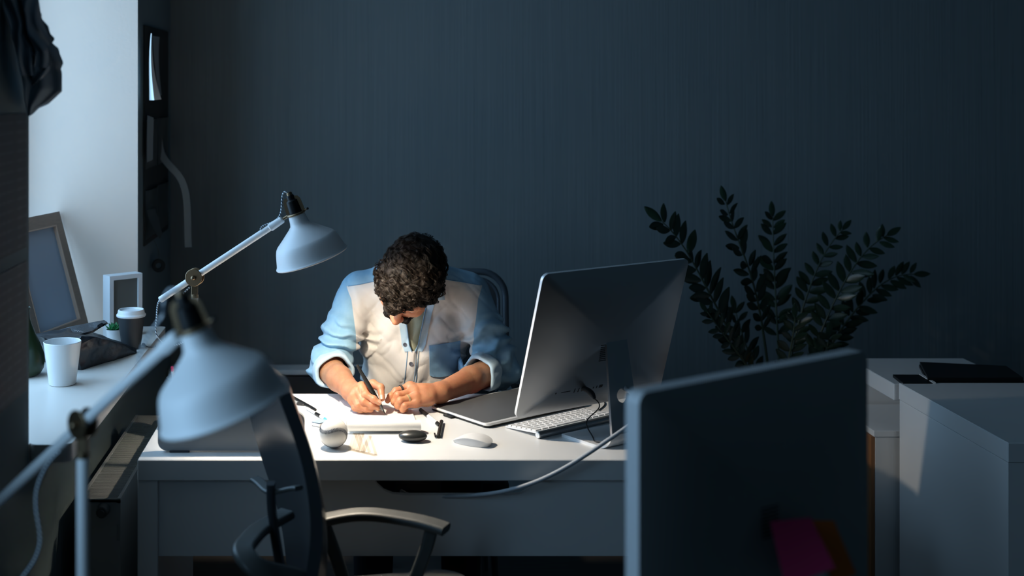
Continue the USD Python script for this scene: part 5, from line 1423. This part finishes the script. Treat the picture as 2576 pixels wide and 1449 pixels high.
def curves(name, strands, width, m, parent):
    c = UsdGeom.BasisCurves.Define(stage, numbered(str(parent.GetPath()), name))
    c.CreateTypeAttr("linear"); c.CreateWrapAttr("nonperiodic")
    c.CreateCurveVertexCountsAttr(Vt.IntArray([len(s) for s in strands]))
    c.CreatePointsAttr(Vt.Vec3fArray.FromNumpy(np.vstack(strands).astype(np.float32)))
    c.CreateWidthsAttr(Vt.FloatArray.FromNumpy(np.concatenate([width * np.linspace(1, .35, len(s)) for s in strands]).astype(np.float32))); c.SetWidthsInterpolation("vertex")
    UsdShade.MaterialBindingAPI.Apply(c.GetPrim()).Bind(M[m])
    return tag(c, kind="stuff")
hg = np.random.default_rng(5)
pts, fi = trimesh.sample.sample_surface(hmesh, 560, seed=5)
whorl = HL(.018, -.085, .100)
def hgrad(p):
    e = .004; q = np.array([p + e * s * np.eye(3)[k] for k in range(3) for s in (1, -1)]); v = hair.sample(q)
    g = np.array([v[0] - v[1], v[2] - v[3], v[4] - v[5]]); return g / (np.linalg.norm(g) + 1e-9)
strands = []
for p0 in pts:
    l_ = loc(p0[None])[0]; fr = float(np.clip((l_[1] + .07) / .13, 0, 1))                       # 0 at the back of the head, 1 at the forehead
    L_ = hg.uniform(.034, .052) + .012 * fr; amp = hg.uniform(.8, 1.6) * (.25 + .9 * fr); fq = hg.uniform(1.0, 1.5); ph_ = hg.uniform(0, 6.28)
    n_s, p, pathc = 10, p0.copy(), []
    bias = (meshkit.noise(p0[None] * 20 + 7, 3)[0] - .5) * 2.4
    for s in range(n_s):
        g = hgrad(p); fl = p - whorl; fl -= g * (fl @ g); fl /= np.linalg.norm(fl) + 1e-9
        sd = np.cross(g, fl); ang = bias + amp * math.sin(2 * math.pi * fq * s / n_s + ph_)
        p = p + (fl * math.cos(ang) + sd * math.sin(ang)) * L_ / n_s
        t = s / (n_s - 1); lift = .0015 + (.006 + .005 * fr) * math.sin(math.pi * min(t * 1.1, 1)) * (.6 + .4 * math.sin(2 * math.pi * fq * t + ph_))
        p = p - g * hair.sample(p[None])[0]
        pathc.append((p + g * lift, g, sd))
    for k in range(20):
        u_, w_ = hg.normal() * .0042, hg.normal() * .0022; ln_ = hg.uniform(.72, 1.0); wob = hg.normal(size=2) * .0006
        q = []
        for s, (c_, g, sd) in enumerate(pathc):
            t = s / (n_s - 1); spread = 1 - .72 * t ** 1.3
            q.append(c_ + sd * (u_ * spread + wob[0] * math.sin(9 * t + k)) + g * (abs(w_) * spread - .001 + wob[1] * math.sin(7 * t + 2 * k)))
        q = np.array(q)[:max(4, int(round(n_s * ln_)))]
        strands.append(q)
curves("strands", strands, .00052, "hair_strand", hr)
bd = Field(CH - .16, CH + .16, .0026)
for a, b, ra, rb, k in (((-.024, .094, -.050), (-.003, .101, -.045), .0062, .0072, 0), ((.024, .094, -.050), (.003, .101, -.045), .0062, .0072, .004), ((-.027, .090, -.055), (-.028, .082, -.085), .006, .008, .006), ((.027, .090, -.055), (.028, .082, -.085), .006, .008, .006),
                        ((-.026, .080, -.092), (.026, .080, -.092), .012, .012, .01), ((0, .086, -.100), (0, .080, -.112), .013, .010, .01), ((-.050, .040, -.075), (-.028, .076, -.098), .012, .012, .01), ((.050, .040, -.075), (.028, .076, -.098), .012, .012, .01),
                        ((-.064, .005, -.035), (-.052, .036, -.074), .008, .011, .008), ((.064, .005, -.035), (.052, .036, -.074), .008, .011, .008)):
    bd.add(hcone(a, b, ra, rb), k)
bmsh = bd.mesh(); v = np.array(bmsh.vertices); v += bmsh.vertex_normals * (nz(v, 160, 3, 2) * .006)[:, None]; bmsh.vertices = v
obj("beard", bmsh, "hair_dark", man, True, label="dark moustache and beard")
for sx in (-1, 1):
    obj("eyebrow", sweep(spline(np.array([HL(.014 * sx, .0925, .026), HL(.030 * sx, .0900, .031), HL(.046 * sx, .0780, .027)]), 12), circ(.0028, 8, .0042), scale=np.r_[.7, np.ones(8), .8, .6, .4]), "hair_dark", man, True)

# ---- the brush pen he holds
bp = thing("brush_pen", "long black brush pen held in the man's right hand, tip on the paper", "pen")
ptip, ptop = on(971, 1045, ZT + .006), at(898, 918, 3.428)
pv = ptop - ptip; PLn = np.linalg.norm(pv)
prof = [(0, .0), (.0009, .004), (.0024, .016), (.0030, .0165), (.0034, .022)]
obj("brush_tip", place(lathe([(0, 0), (.0010, .004), (.0026, .0155), (0, .0155)], 20), ptip, pv), "black_rubber", bp, True)
obj("ferrule", place(lathe([(0, .015), (.0028, .015), (.0046, .026), (.0056, .031), (.0058, .038), (0, .038)], 28), ptip, pv), "dark_aluminium", bp, 40)
obj("barrel", place(lathe([(0, .0375), (.0054, .0375), (.0060, .045), (.0066, .070), (.0062, .100), (.0048, PLn * .86), (.0040, PLn - .002), (.0030, PLn), (0, PLn)], 28), ptip, pv), "black_plastic", bp, 40)
